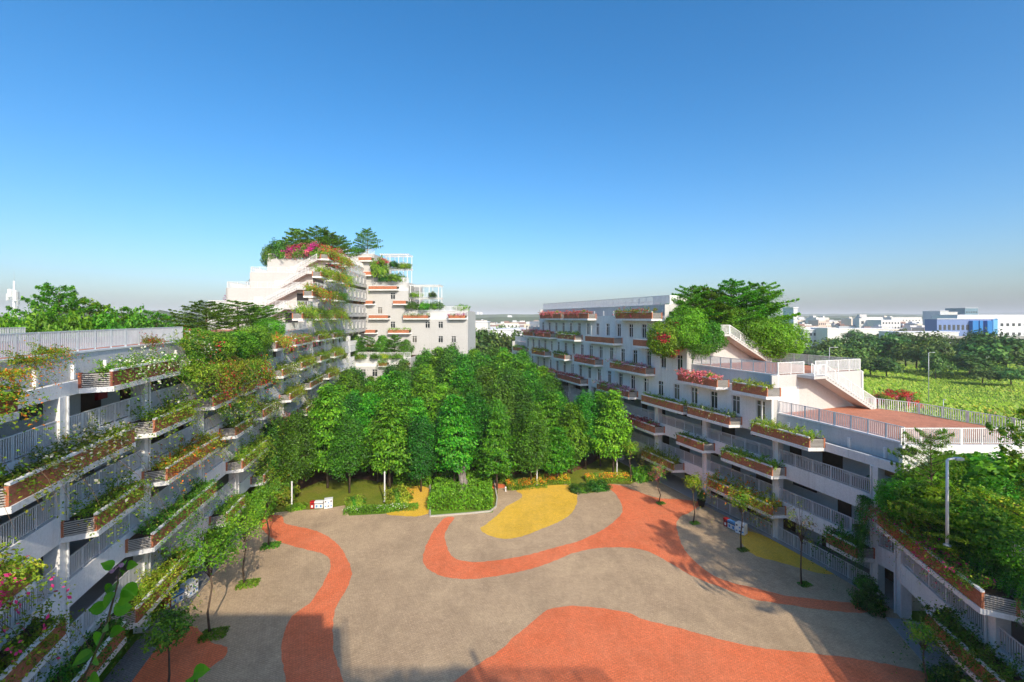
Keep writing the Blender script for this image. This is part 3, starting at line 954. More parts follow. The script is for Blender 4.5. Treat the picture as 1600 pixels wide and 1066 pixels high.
# lower terrace (row 4 roof)
roof_edge(RG, RP, 0.25, sE, 4, 6, None)
top4 = ZB(4) + 1.95
deckpoly = [RP.P(s, -0.95)[:2] for s in np.linspace(0.3, sE, 8)] + [(33.6, 43.9), (36.5, 40.2), (37.4, 36.8), (38.3, 34.2), (38.6, 30.3)]
o = flat('roof_deck', deckpoly, top4, M['tile_red'], False); o.parent = RG; o.matrix_parent_inverse = Matrix.Translation(RG.location).inverted(); del o['kind']
uvl = o.data.uv_layers.new(name='UVMap')
for lp in o.data.loops: uvl.data[lp.index].uv = o.data.vertices[lp.vertex_index].co[:2]
outer = [(33.9, 43.6), (36.5, 40.2), (37.4, 36.8), (38.3, 34.2), (38.6, 30.3)]
for a, c in zip(outer, outer[1:]):
    m = MB(); m.bar((a[0], a[1], top4 - 2.25), (c[0], c[1], top4 - 2.25), 0.3, 4.4); m.build('parapet', M['concrete'], RG)
    railing(RG, [(a[0], a[1], top4 - 0.05), (c[0], c[1], top4 - 0.05)], 1.0, M['rail'], 0.16, bw=0.036)
a, c = (26.2, 30.2), (38.5, 30.2)
m = MB(); m.bar((a[0], a[1], top4 / 2), (c[0], c[1], top4 / 2), 0.3, top4 + 0.1); m.build('end_wall', M['white'], RG)
for k in range(3):
    x0, x1 = a[0] + (c[0] - a[0]) * k / 3, a[0] + (c[0] - a[0]) * (k + 1) / 3
    railing(RG, [(x0, 30.2, top4 + 0.07), (x1, 30.2, top4 + 0.07)], 1.1, M['rail'])
m = MB(); m.box((26.6, 30.02, top4 - 0.35), (1.0, 0.1, 0.42)); m.build('lamp_box', M['black'], RG)
# windows storeys between rows 4-3, 3-2, 2-1
def rwall(s0, s1, row): wall_windows(RG, RP, s0, s1, ZB(row), ZB(row - 1), ZB(row) + 1.15, ZB(row) + 2.95, 2.75, 0.95, M['white'], first=0.7)
rwall(sE, sZ, 4); rwall(sU, sF2, 3); rwall(sM, sF, 2)
roof_edge(RG, RP, sE, sU, 3, WR, M['tile_red'], stubs=False)
roof_edge(RG, RP, sU, sM, 2, WR, M['soil'], rail=False, stubs=False)
roof_edge(RG, RP, sM, sF, 1, WR, M['tile_red'])
roof_edge(RG, RP, sF, sF2, 2, WR, M['tile_red'], stubs=False)
roof_edge(RG, RP, sF2, sZ, 3, WR, M['tile_red'], stubs=False)
m = MB(); sweep(m, RP, sE, sZ, -WR, -WR + 0.2, 0, ZB(3) + 1.9, 6); m.build('wall', M['white'], RG)
m = MB(); sweep(m, RP, sU, sF2, -WR, -WR + 0.2, ZB(3) + 1.9, ZB(2) + 1.9, 6); m.build('wall', M['white'], RG)
m = MB(); sweep(m, RP, sM, sF, -WR, -WR + 0.2, ZB(2) + 1.9, ZB(1) + 2.0, 6); m.build('wall', M['white'], RG)
end_wall(RG, RP, sE + 0.11, -0.02, -WR, ZB(4) + 0.66, ZB(3) + 1.97)
end_wall(RG, RP, sU + 0.11, -0.02, -WR, ZB(3) + 0.66, ZB(2) + 1.97)
end_wall(RG, RP, sM + 0.11, -0.02, -WR, ZB(2) + 0.66, ZB(1) + 1.97)
end_wall(RG, RP, sF - 0.11, -0.02, -WR, ZB(2) + 0.6, ZB(1) + 1.97)
end_wall(RG, RP, sF2 - 0.11, -0.02, -WR, ZB(3) + 0.6, ZB(2) + 1.97)
end_wall(RG, RP, sZ - 0.11, -0.02, -WR, 0, ZB(3) + 1.97)
# rails along the upper terrace edges
z3 = ZB(3) + 1.99
railing(RG, [RP.P(sE + 0.12, -0.8, z3), RP.P(sE + 0.12, -4.2, z3)], 1.1)
railing(RG, [RP.P(sE + 0.12, -5.6, z3), RP.P(sE + 0.12, -WR + 0.1, z3)], 1.1)
railing(RG, [RP.P(sE + 0.12, -WR + 0.1, z3), RP.P(sU - 0.3, -WR + 0.1, z3)], 1.1)
rail_path(RG, RP, sM + 0.3, sF - 0.3, -WR + 0.3, ZB(1) + 2.0, 1.05, M['rail'], 9, gap=0.22)
# roof stair housing on the top block
m = MB(); c = RP.P(sM + 2.2, -2.6); m.box((c[0], c[1], ZB(1) + 2.5), (3.2, 2.6, 1.2), RP.ang(sM)); m.build('roof_housing', M['white'], RG)
# opening (doorway) in the first end wall
q = MB(); c = RP.P(sE - 0.02, -2.0); q.box((c[0], c[1], top4 + 1.15), (0.05, 2.6, 2.3), RP.ang(sE)); q.build('doorway', M['inner'], RG)
q = MB(); c = RP.P(sU - 0.02, -2.0); q.box((c[0], c[1], z3 + 1.15), (0.05, 2.2, 2.3), RP.ang(sU)); q.build('doorway', M['inner'], RG)
def rstair(s, o_top, o_bot, zt, zb, n):
    a, c = RP.P(s - 0.85, o_top, zt), RP.P(s - 0.85, o_bot, zb)
    p, d, nn = RP.at(s)
    stair(RG, a, c, 1.4, (d.x, d.y, 0), n)
    q = MB(); e = RP.P(s - 0.75, o_top + 0.75); q.box((e[0], e[1], zt - 0.13), (1.7, 1.5, 0.24), RP.ang(s)); q.build('landing', M['white_sunlit'], RG)
    railing(RG, [RP.P(s - 1.5, o_top + 1.4, zt), RP.P(s - 1.5, o_top, zt)], 1.0)
rstair(sE, -4.6, -11.2, ZB(3) + 1.96, top4, 20)
rstair(sU, -4.7, -11.2, ZB(2) + 1.96, z3, 20)
RPL = {1: [(843, 878), (880, 921), (960, 1022)], 2: [(817, 833), (835, 861), (870, 900), (913, 961), (987, 1034)], 3: [(801, 817), (830, 852), (864, 884), (896, 931), (951, 1011), (1056, 1125), (1140, 1204)],
       4: [(824, 834), (841, 868), (870, 908), (931, 985), (1000, 1070), (1071, 1145), (1169, 1271)], 5: [(975, 1026), (1054, 1103), (1123, 1212)], 6: [(1000, 1056), (1103, 1212), (1286, 1346)]}
for row, lst in RPL.items():
    for a, c in lst: planter(RG, RP, RP.spx(c), RP.spx(a), row, 'right wing')
RO = Path([RP.P(sE + k, -WR)[:2] for k in range(0, 8)], 1, False)
planter(RG, RO, 0.4, 3.4, 3, 'right wing outer side', out=1.0)

# near right block
R2 = Path([(20.3, 5.0), (21.9, 13.5), (23.7, 22.5), (25.6, 29.9)], -1)
NB = empty('near_block', (30, 20, 0), 0, 'low white block at the right edge, roof buried under trailing greenery', 'building')
n_cols = [R2.L - 0.3, R2.spx(1548, 0.0), 3.0]
for c in n_cols: column(NB, R2, c, -0.02, ZB(5) + 0.02, 0.7)
storey_open(NB, R2, 0, R2.L, 6, sorted(n_cols), 9, ZB(5) + 0.3)
roof_edge(NB, R2, 0, R2.L, 5, 16, M['soil'], rail=False, stubs=False)
rail_path(NB, R2, 0, R2.L, -0.8, ZB(5) + 2.02, 1.0, M['rail'], 8)
m = MB(); sweep(m, R2, 0, R2.L, -9, -8.8, -0.04, ZB(5)); m.build('wall', M['inner'], NB)
m = MB(); sweep(m, R2, 0, R2.L - 7, -4.2, -4.0, -0.04, ZB(6) + 0.9); m.build('wall', M['inner'], NB)
m = MB(); sweep(m, R2, R2.spx(1576), R2.L - 0.9, -9, 1.0, -0.04, 0.06); m.build('plinth', M['concrete'], NB)
planter(NB, R2, R2.spx(1545), R2.spx(1368), 5, 'near block')
planter(NB, R2, R2.spx(1578), R2.spx(1441), 6, 'near block')
m = MB(); sweep(m, R2, 0, R2.spx(1640), 0.0, 1.2, ZB(6), ZB(6) + 1.15); m.build('side_band', M['white'], NB)

# ------------------------------------------------------------------ the block the photograph was taken from (behind the eye point; it casts the foreground shade)
VB = empty('rear_block', (-4, -9, 0), 0, 'white roof block behind the viewpoint, only its shade shows on the paving', 'building')
def vb(x0, x1, y0, y1, z0, z1, name='wall', mat='white'):
    m = MB(); m.box(((x0 + x1) / 2, (y0 + y1) / 2, (z0 + z1) / 2), (x1 - x0, y1 - y0, z1 - z0)); return m.build(name, M[mat], VB)
vb(-17.5, 18, -13, -2.0, 0, 17.9)
vb(-3.4, -0.3, -2.0, 0.9, 16.2, 16.58, 'balcony_slab')
vb(-12.6, 1.5, -11, -3.2, 17.9, 24.1, 'stair_house')
vb(1.5, 2.6, -9, -3.2, 17.9, 23.2, 'stair_house')
vb(2.6, 11.8, -11, -3.2, 17.9, 19.75, 'roof_room')
railing(VB, [(2.7, -3.3, 19.75), (17.0, -3.3, 19.75)], 1.0, M['rail'])
vb(10.2, 10.4, -3.6, -3.4, 19.75, 21.9, 'vent_pipe'); vb(2.9, 3.0, -3.5, -3.4, 19.75, 23.9, 'vent_pipe')
vb(11.8, 17.0, -11, -3.2, 17.9, 18.3, 'roof_kerb')
vb(-3.2, -0.5, 0.91, 1.75, 16.6, 17.85, 'planter_trough', 'brick')

# downpipes on the right facade
for px in (1192, 1086, 1012, 962, 925, 895):
    a = RP.spx(px, 0.0)
    zt = ZB(1) if a > sM else (ZB(2) if a > sU else ZB(3))
    q = RP.P(a, 0.09); m = MB(); m.tube([(q[0], q[1], ZB(4) + 0.1), (q[0], q[1], zt)], 0.06, 6); m.build('downpipe', M['rail'], RG)
# ------------------------------------------------------------------ plants: meshes of many small leaves
def nrm(a): return a / np.maximum(np.linalg.norm(a, axis=-1, keepdims=True), 1e-9)

def leaf_mesh(name, C, N, S, mats, idx=None, asp=0.55, T=None, rng=RNG, extra=None):
    """C centres, N facings, S lengths; each leaf a folded kite"""
    n = len(C)
    N = nrm(N)
    if T is None: T = rng.normal(size=(n, 3))
    T = nrm(T - N * np.sum(T * N, 1, keepdims=True))
    B = np.cross(N, T)
    S = np.broadcast_to(np.asarray(S, float), (n,))[:, None]
    v = np.empty((n, 4, 3))
    v[:, 0] = C - T * S * 0.5
    v[:, 1] = C - B * S * asp * 0.5 + N * S * 0.10 + T * S * 0.05
    v[:, 2] = C + T * S * 0.5
    v[:, 3] = C + B * S * asp * 0.5 + N * S * 0.10 + T * S * 0.05
    me = bpy.data.meshes.new(name)
    me.vertices.add(4 * n); me.vertices.foreach_set('co', v.reshape(-1).astype(np.float32))
    me.loops.add(4 * n); me.loops.foreach_set('vertex_index', np.arange(4 * n, dtype=np.int32))
    me.polygons.add(n)
    me.polygons.foreach_set('loop_start', np.arange(0, 4 * n, 4, dtype=np.int32))
    try: me.polygons.foreach_set('loop_total', np.full(n, 4, dtype=np.int32))
    except Exception: pass
    for m in mats: me.materials.append(m)
    if idx is not None: me.polygons.foreach_set('material_index', np.asarray(idx, dtype=np.int32))
    me.update(calc_edges=True)
    return me

def clumps(C, out, per, spread, rng, upw=0.5):
    """leaves around clump centres; they face outwards, up and every way a little"""
    k = len(C)
    cc = np.repeat(C, per, 0) + rng.normal(size=(k * per, 3)) * spread
    nn = np.repeat(nrm(out), per, 0) * 0.7 + rng.normal(size=(k * per, 3)) * 0.55 + np.array([0, 0, upw])
    return cc, nn

PROTO = {}
def trunk_mesh(name, pts, r0, r1, branches=(), mat=None):
    m = MB()
    k = len(pts)
    m.tube(pts, [r0 + (r1 - r0) * i / (k - 1) for i in range(k)], 7)
    for b, ra, rb in branches: m.tube(b, list(np.linspace(ra, rb, len(b))), 5)
    return m.mesh(name, mat or M['bark'], True)

def make_grove(key, seed, h, R, base, mat, leaf, nc, per, layered=False, mix=None):
    rng = np.random.default_rng(seed)
    hc = h - base
    t = rng.beta(1.25, 1.35, nc)
    if layered:
        L = 8
        t = (np.floor(t * L) + 0.5 + rng.normal(size=nc) * 0.16) / L
    prof = np.where(t < 0.28, 0.55 + 0.45 * (t / 0.28) ** 0.7, np.clip((1 - t) / 0.72, 0, 1) ** (0.52 if not layered else 0.78))
    a = rng.uniform(0, 2 * math.pi, nc)
    ph = rng.uniform(0, 6.28, 4)
    lump = 1 + 0.2 * np.sin(2 * a + ph[3] - 4 * t) + 0.16 * np.sin(3 * a + ph[0] + 5 * t) + 0.12 * np.sin(5 * a + ph[1] - 9 * t) + 0.10 * np.sin(2 * a + 13 * t + ph[2])
    rad = np.sqrt(rng.uniform(0.25, 1.0, nc))
    r = R * prof * lump * rad
    C = np.stack([r * np.cos(a), r * np.sin(a), base + t * hc - (0.35 * r * 0.4 if layered else 0)], 1)
    out = np.stack([np.cos(a) * (0.4 + rad), np.sin(a) * (0.4 + rad), 0.25 + 1.1 * (t - 0.35)], 1)
    cc, nn = clumps(C, out, per, 0.30 if not layered else np.array([0.36, 0.36, 0.2]), rng, 0.55 if not layered else 0.8)
    T = None
    if layered:
        T = np.repeat(np.stack([np.cos(a), np.sin(a), np.full(nc, -0.55)], 1), per, 0) + rng.normal(size=(nc * per, 3)) * 0.5
    S = leaf * rng.uniform(0.7, 1.25, len(cc))
    mats = [mat] + ([mix] if mix else [])
    idx = (np.repeat(rng.random(nc) < 0.18, per)).astype(int) if mix else None
    cm = leaf_mesh('crown_' + key, cc, nn, S, mats, idx, 0.5, T, rng)
    tm = trunk_mesh('trunk_' + key, [(0, 0, -0.1), (0.05, 0.03, base), (0.0, 0.1, base + hc * 0.5), (0, 0, h * 0.93)], 0.16 * h / 12, 0.02,
                    [([(0.02, 0.02, base + f * hc), (math.cos(x) * R * 0.35, math.sin(x) * R * 0.35, base + f * hc + 0.5), (math.cos(x) * R * 0.75, math.sin(x) * R * 0.75, base + f * hc + 0.9)], 0.06, 0.015)
                     for f, x in zip(np.linspace(0.02, 0.7, 9), rng.uniform(0, 6.28, 9))])
    PROTO[key] = [('trunk', tm), ('crown', cm)]

def make_terminalia(key, seed, h, R, mat, leaf, n_leaf, boughs=40, first=0.25, mix=None):
    """spreading crown of near-level boughs, each a flat feathery spray"""
    rng = np.random.default_rng(seed)
    C, N = [], []
    br = []
    a0 = rng.uniform(0, 6.28)
    wts = []
    for i in range(boughs):
        f = (i + rng.uniform(0, 1)) / boughs
        z = h * (first + (0.96 - first) * f ** 0.85)
        r = R * (1.0 - 0.80 * max(0, f - 0.12) ** 1.5) * rng.uniform(0.55, 1.08)
        a = a0 + i * 2.39996 + rng.normal() * 0.25
        rise = rng.uniform(0.10, 0.34) * r
        wts.append((f, z, r, a, rise))
    tot = sum(w[2] for w in wts)
    for f, z, r, a, rise in wts:
        br.append(([(0.02, 0.02, z - 0.35), (math.cos(a) * r * 0.5, math.sin(a) * r * 0.5, z + rise * 0.35), (math.cos(a) * r, math.sin(a) * r, z + rise)], 0.045 * (1 - 0.6 * f), 0.01))
        k = int(n_leaf * r / tot)
        u = np.sqrt(rng.uniform(0.08, 1.08, k))
        w = rng.normal(size=k) * r * 0.24 * np.sin(np.clip(u, 0, 1.05) * 2.6 + 0.35)
        tw = np.round(u * 7 + 0.4 * np.abs(w)) / 7
        q = 0.55 * tw + 0.45 * u
        x = math.cos(a) * r * q - math.sin(a) * w
        y = math.sin(a) * r * q + math.cos(a) * w
        zz = z + rise * q ** 1.3 + 0.06 + rng.normal(size=k) * 0.07 - 0.25 * np.abs(w) ** 1.5 * 0.4
        C.append(np.stack([x, y, zz], 1))
        N.append(np.stack([rng.normal(size=k) * 0.45, rng.normal(size=k) * 0.45, np.full(k, 1.0)], 1))
    C, N = np.concatenate(C), np.concatenate(N)
    idx = (rng.random(len(C)) < 0.25).astype(int) if mix else None
    cm = leaf_mesh('crown_' + key, C, N, leaf * rng.uniform(0.6, 1.3, len(C)), [mat] + ([mix] if mix else []), idx, 0.5, None, rng)
    tm = trunk_mesh('trunk_' + key, [(0, 0, -0.1), (0.06, 0.0, h * 0.4), (-0.03, 0.05, h * 0.75), (0, 0, h * 0.98)], 0.13 * h / 6, 0.015, br)
    PROTO[key] = [('trunk', tm), ('crown', cm)]

def make_sapling(key, seed, h, R, base, mat, leaf, nc, per, mix=None, r0=0.07):
    rng = np.random.default_rng(seed)
    d = nrm(rng.normal(size=(nc, 3)) * np.array([1, 1, 0.8]))
    rad = rng.uniform(0.45, 1.0, nc)[:, None] * (1 + 0.25 * np.sin(d[:, :1] * 5 + seed))
    C = d * rad * np.array([R, R, (h - base) / 2]) + np.array([0, 0, (h + base) / 2])
    cc, nn = clumps(C, d, per, R * 0.13, rng, 0.6)
    idx = np.repeat(rng.random(nc) < 0.3, per).astype(int) if mix else None
    cm = leaf_mesh('crown_' + key, cc, nn, leaf * rng.uniform(0.65, 1.3, len(cc)), [mat] + ([mix] if mix else []), idx, 0.5, None, rng)
    mid = (h + base) / 2
    br = [([(0.03, 0, base * 0.9), tuple(C[i] * np.array([0.5, 0.5, 1]) + np.array([0, 0, -0.4])), tuple(C[i])], 0.022, 0.006) for i in range(0, nc, max(1, nc // 12))]
    b = rng.normal(size=4) * 0.1
    tm = trunk_mesh('trunk_' + key, [(0, 0, -0.1), (b[0], b[1], base * 0.35), (b[2], b[3], base * 0.75), (0.03, 0, base), (0, 0, mid)], r0, 0.02, br)
    PROTO[key] = [('trunk', tm), ('crown', cm)]

def make_bougain(key, seed, length, up, out, droop, mat, flower, ff, dens=1.0, leaf=0.085, mat2=None):
    """arching stems rooted in a trough that runs along x; outwards is +y"""
    rng = np.random.default_rng(seed)
    ns = int(26 * length * dens)
    x0 = rng.uniform(-length / 2, length / 2, ns)
    L = rng.uniform(0.5, 1.0, ns)
    # clumping along the trough
    L *= 0.65 + 0.5 * np.sin(x0 * 1.7 + seed) ** 2
    az = rng.normal(size=ns) * 0.8
    K = 22
    u = rng.uniform(0.1, 1, (ns, K))
    vy = (0.25 + np.abs(rng.normal(size=ns)) * 0.6) * out
    vy *= np.where(rng.random(ns) < 0.22, -0.3, 1)
    vz = up * rng.uniform(0.45, 1.2, ns)
    dz = droop * rng.uniform(0.5, 1.4, ns)
    X = x0[:, None] + np.sin(az)[:, None] * u * L[:, None] * 0.7
    Y = rng.normal(size=ns)[:, None] * 0.22 + vy[:, None] * u * L[:, None]
    Z = 0.05 + (vz[:, None] * u * 1.6 - (vz * 0.6 + dz * np.clip(vy, 0, 2))[:, None] * u ** 2) * L[:, None]
    C = np.stack([X, Y, Z], 2).reshape(-1, 3) + rng.normal(size=(ns * K, 3)) * 0.06
    N = rng.normal(size=C.shape) * 0.6 + np.array([0, 0.35, 0.8])
    fl = np.zeros(ns * K, int)
    if flower is not None:
        cl = rng.uniform(-length / 2, length / 2, max(2, int(length * 2.0)))
        near = np.min(np.abs(C[:, :1] - cl[None, :]), 1)
        pf = ff * np.exp(-(near / 0.3) ** 2) * (u.reshape(-1) ** 0.8) * 2.0
        fl = (rng.random(len(C)) < pf).astype(int)
    S = leaf * rng.uniform(0.7, 1.35, len(C)) * np.where(fl == 1, 1.25, 1.0)
    mats = [mat] + ([flower] if flower is not None else [])
    if mat2 is not None:
        mats.append(mat2); fl = np.where((fl == 0) & np.repeat(rng.random(ns) < 0.3, K), len(mats) - 1, fl)
    cm = leaf_mesh('foliage_' + key, C, N, S, mats, fl, 0.62, None, rng)
    m = MB()
    for i in rng.choice(ns, max(6, int(length * 4)), replace=False):
        us = (0, 0.35, 0.7, 1.0)
        p = [(x0[i] + math.sin(az[i]) * w * L[i] * 0.7, vy[i] * w * L[i], 0.05 + (vz[i] * w * 1.6 - (vz[i] * 0.6 + dz[i] * max(vy[i], 0)) * w * w) * L[i]) for w in us]
        m.tube(p, [0.014, 0.011, 0.008, 0.004], 4)
    PROTO[key] = [('stems', m.mesh('stems_' + key, LF['dry'])), ('foliage', cm)]

def make_drape(key, seed, width, drop, mat, leaf, strands, per, mat2=None):
    """curtain of hanging shoots, outwards +y, top at z = 0"""
    rng = np.random.default_rng(seed)
    x = rng.uniform(-width / 2, width / 2, strands)
    ln = drop * rng.uniform(0.35, 1.0, strands) * (0.7 + 0.45 * np.sin(x * 1.9 + seed) ** 2)
    y0 = rng.uniform(-0.5, 0.55, strands)
    u = rng.uniform(0, 1, (strands, per))
    X = x[:, None] + rng.normal(size=strands)[:, None] * 0.12 * u + rng.normal(size=(strands, per)) * 0.035
    Y = y0[:, None] * 0.6 + 0.45 * np.sqrt(u) + rng.normal(size=(strands, per)) * 0.05
    Z = 0.35 * np.sin(np.clip(u * 6, 0, math.pi)) - ln[:, None] * u
    C = np.stack([X, Y, Z], 2).reshape(-1, 3)
    N = rng.normal(size=C.shape) * 0.5 + np.array([0, 1, 0.45])
    T = rng.normal(size=C.shape) * 0.35 + np.array([0, 0.2, -1])
    idx = np.repeat(rng.random(strands) < 0.3, per).astype(int) if mat2 else None
    PROTO[key] = [('foliage', leaf_mesh('foliage_' + key, C, N, leaf * rng.uniform(0.7, 1.4, len(C)), [mat] + ([mat2] if mat2 else []), idx, 0.42, T, rng))]

def make_shrub(key, seed, r, mat, leaf, n, mix=None, flower=None, ff=0.0, stem=True, lump=0.15, flat_base=True):
    """rounded leafy mass of half-sizes r"""
    rng = np.random.default_rng(seed)
    d = nrm(rng.normal(size=(n, 3)))
    if flat_base: d[:, 2] = np.abs(d[:, 2]) * 1.0 - 0.28 * (rng.random(n) < 0.4)
    ph = rng.uniform(0, 6.28, 3)
    k = 1 + lump * np.sin(5 * d[:, 0] + ph[0] + 3 * d[:, 2]) + lump * np.sin(6 * d[:, 1] + ph[1] - 4 * d[:, 2]) + lump * 0.6 * np.sin(11 * d[:, 2] + 9 * d[:, 0] + ph[2])
    rad = np.where(rng.random(n) < 0.75, rng.uniform(0.82, 1.05, n), rng.uniform(0.4, 0.85, n)) * k
    C = d * rad[:, None] * np.array(r)
    N = d * 0.9 + rng.normal(size=(n, 3)) * 0.5 + np.array([0, 0, 0.3])
    idx = np.zeros(n, int)
    mats = [mat]
    if mix: mats.append(mix); idx = np.where(np.sin(4 * d[:, 0] + 3 * d[:, 1] + ph[0]) > 0.55, 1, 0)
    if flower is not None:
        mats.append(flower)
        f = np.sin(3.1 * d[:, 0] + ph[1]) * np.sin(3.7 * d[:, 2] + ph[2]) + rng.normal(size=n) * 0.2
        idx = np.where((f > 1.0 - ff) & (rad > 0.8), len(mats) - 1, idx)
    parts = [('foliage', leaf_mesh('foliage_' + key, C, N, leaf * rng.uniform(0.7, 1.3, n), mats, idx, 0.6, None, rng))]
    if stem:
        m = MB()
        for i in range(7):
            a = rng.uniform(0, 6.28); w = rng.uniform(0.3, 0.7)
            m.tube([(0.05 * math.cos(a), 0.05 * math.sin(a), -0.35 * r[2]), (math.cos(a) * r[0] * w * 0.5, math.sin(a) * r[1] * w * 0.5, r[2] * 0.2), (math.cos(a) * r[0] * w, math.sin(a) * r[1] * w, r[2] * 0.6)], [0.035, 0.025, 0.01], 4)
        parts.insert(0, ('stems', m.mesh('stems_' + key, M['bark'])))
    PROTO[key] = parts

def make_hedge(key, seed, lx, ly, h, mat, leaf, n, flower=None, ff=0.0, mix=None, rough=0.12, soft=False):
    """bed of close-set shoots, lx by ly, growing up from z = 0"""
    rng = np.random.default_rng(seed)
    x, y = rng.uniform(-lx / 2, lx / 2, n), rng.uniform(-ly / 2, ly / 2, n)
    edge = np.minimum(np.minimum(lx / 2 - np.abs(x), ly / 2 - np.abs(y)), 0.5) / 0.5
    top = h * (0.72 + 0.28 * np.sqrt(np.clip(edge, 0, 1))) * (1 + rough * np.sin(x * 2.3 + seed) * np.sin(y * 2.9 + 1.3 * seed) + rough * 0.7 * np.sin(x * 6.1) * np.sin(y * 5.3))
    u = np.where(rng.random(n) < 0.62, rng.uniform(0.82, 1.06, n), rng.uniform(0.05, 0.85, n))
    # flank leaves
    fl = rng.random(n) < 0.3
    sx = np.where(rng.random(n) < ly / (lx + ly), np.sign(x) * lx / 2, x); sy = np.where(sx == x, np.sign(y) * ly / 2, y)
    x = np.where(fl, sx + rng.normal(size=n) * 0.07, x); y = np.where(fl, sy + rng.normal(size=n) * 0.07, y)
    u = np.where(fl, rng.uniform(0.02, 0.9, n), u)
    C = np.stack([x, y, top * u], 1)
    N = rng.normal(size=(n, 3)) * 0.55 + np.array([0, -0.25, 0.8])
    idx = np.zeros(n, int); mats = [mat]
    if mix: mats.append(mix); idx = (rng.random(n) < 0.25).astype(int)
    if flower is not None:
        fs = flower if isinstance(flower, (list, tuple)) else [flower]
        for q, f in enumerate(fs):
            mats.append(f)
            w = (rng.random(n) < ff) & (u > 0.75) & (np.sin(x * (1.4 + 0.5 * q) + q * 2) > -0.5)
            idx = np.where(w, len(mats) - 1, idx)
    PROTO[key] = [('foliage', leaf_mesh('foliage_' + key, C, N, leaf * rng.uniform(0.6, 1.3, n), mats, idx, 0.5, None, rng))]

def put(name, key, loc, rz, sc, label, cat, group=None):
    e = empty(name, loc, rz, label, cat, group)
    e.scale = sc if hasattr(sc, '__len__') else (sc, sc, sc)
    for nm, me in PROTO[key]: link(nm, me, e, False)
    return e

# ------------------------------------------------------------------ prototypes
for i, (sd, h, R) in enumerate(((1, 12.0, 2.75), (2, 12.5, 3.0), (3, 11.0, 2.9))):
    make_grove('tier%d' % i, sd, h, R, 2.9, LF['gbright'], 0.36, 520, 22, True, LF['gmid'])
for i, (sd, h, R) in enumerate(((5, 10.5, 2.7), (6, 11.5, 2.9), (7, 9.5, 2.6))):
    make_grove('dense%d' % i, sd, h, R, 2.7, LF['gmid'] if i else LF['gdark'], 0.26, 600, 26, False, LF['gdark'] if i else LF['gmid'])
make_grove('round', 9, 9.0, 3.6, 1.8, LF['mid'], 0.34, 420, 22, False, LF['bright'])
make_terminalia('term0', 21, 8.0, 4.4, LF['bright'], 0.24, 16000, 46, 0.22, LF['mid'])
make_terminalia('term1', 22, 7.0, 4.0, LF['bright'], 0.24, 15000, 40, 0.22, LF['dark'])
make_terminalia('term_near', 23, 6.0, 4.0, LF['bright'], 0.13, 20000, 30, 0.30, LF['olive'])
make_terminalia('term_dark', 24, 7.5, 4.2, LF['mid'], 0.15, 24000, 44, 0.2, LF['olive'])
make_sapling('sap0', 31, 5.4, 1.15, 3.4, LF['mid'], 0.17, 60, 18, LF['bright'])
make_sapling('sap1', 32, 5.0, 1.0, 3.2, LF['olive'], 0.17, 55, 16, LF['bright'])
make_sapling('sap2', 33, 6.4, 1.7, 3.6, LF['bright'], 0.18, 110, 20, LF['mid'])
make_sapling('sap3', 34, 4.6, 1.0, 2.4, LF['bougain'], 0.15, 60, 16, FLW['rose'])
make_sapling('sap_dark', 35, 4.4, 1.25, 2.7, LF['dark'], 0.20, 80, 18, LF['mid'])
make_sapling('sap_thin', 36, 6.2, 1.35, 3.6, LF['olive'], 0.15, 30, 13, LF['dry'])
BL = ['white', 'orange', 'red', 'pink', 'green', 'yellowgreen', 'rose', 'lilac', 'magenta', 'dark']
BDEF = {'white': (LF['bougain'], FLW['white'], 0.16, LF['olive']), 'orange': (LF['olive'], FLW['orange'], 0.14, LF['bougain']), 'red': (LF['olive'], FLW['red'], 0.22, LF['bougain']),
        'pink': (LF['bougain'], FLW['pink'], 0.18, LF['olive']), 'green': (LF['mid'], None, 0, LF['bougain']), 'yellowgreen': (LF['olive'], None, 0, LF['bougain']),
        'rose': (LF['bougain'], FLW['rose'], 0.9, LF['dry']), 'lilac': (LF['bougain'], FLW['lilac'], 0.8, LF['dry']), 'magenta': (LF['bougain'], FLW['magenta'], 1.2, LF['bougain']), 'dark': (LF['dark'], None, 0, LF['mid'])}
SIZES = {'s': 2.6, 'm': 4.4, 'l': 6.6}
for i, c in enumerate(BL):
    mt, fl, ff, m2 = BDEF[c]
    for j, (sz, ln) in enumerate(SIZES.items()):
        make_bougain(c + sz, 50 + 7 * i + j, ln, 1.0, 1.6, 1.5, mt, fl, ff, 1.4, 0.105, m2)
        make_bougain(c + sz + '_low', 250 + 7 * i + j, ln, 0.6, 0.8, 0.7, mt, fl, ff, 0.8, 0.10, m2)
make_drape('drape_a', 91, 3.6, 2.6, LF['mid'], 0.12, 130, 34, LF['dark'])
make_drape('drape_b', 92, 3.0, 3.4, LF['dark'], 0.12, 110, 40, LF['mid'])
make_shrub('ball', 101, (2.0, 2.0, 1.9), LF['fresh'], 0.17, 9000, LF['mid'], None, 0, True, 0.07, False)
make_shrub('ball_red', 102, (2.0, 2.0, 1.9), LF['bright'], 0.17, 9000, LF['mid'], FLW['red'], 0.35, True, 0.07, False)
make_shrub('bush', 103, (1.0, 1.0, 1.0), LF['bright'], 0.15, 2600, LF['fresh'])
make_shrub('bush_dark', 104, (1.0, 1.0, 1.0), LF['dark'], 0.13, 3200, LF['mid'])
make_shrub('bush_broad', 105, (1.0, 1.0, 1.0), LF['fresh'], 0.26, 1200, LF['bright'])
make_shrub('bush_olive', 106, (1.0, 1.0, 1.0), LF['olive'], 0.14, 2600, LF['mid'])
make_shrub('flower_magenta', 107, (1.6, 1.4, 1.4), LF['bougain'], 0.17, 3600, FLW['rose'], FLW['magenta'], 0.85)
make_shrub('flower_red', 108, (1.6, 1.4, 1.4), LF['bougain'], 0.17, 3200, FLW['rose'], FLW['red'], 0.75)
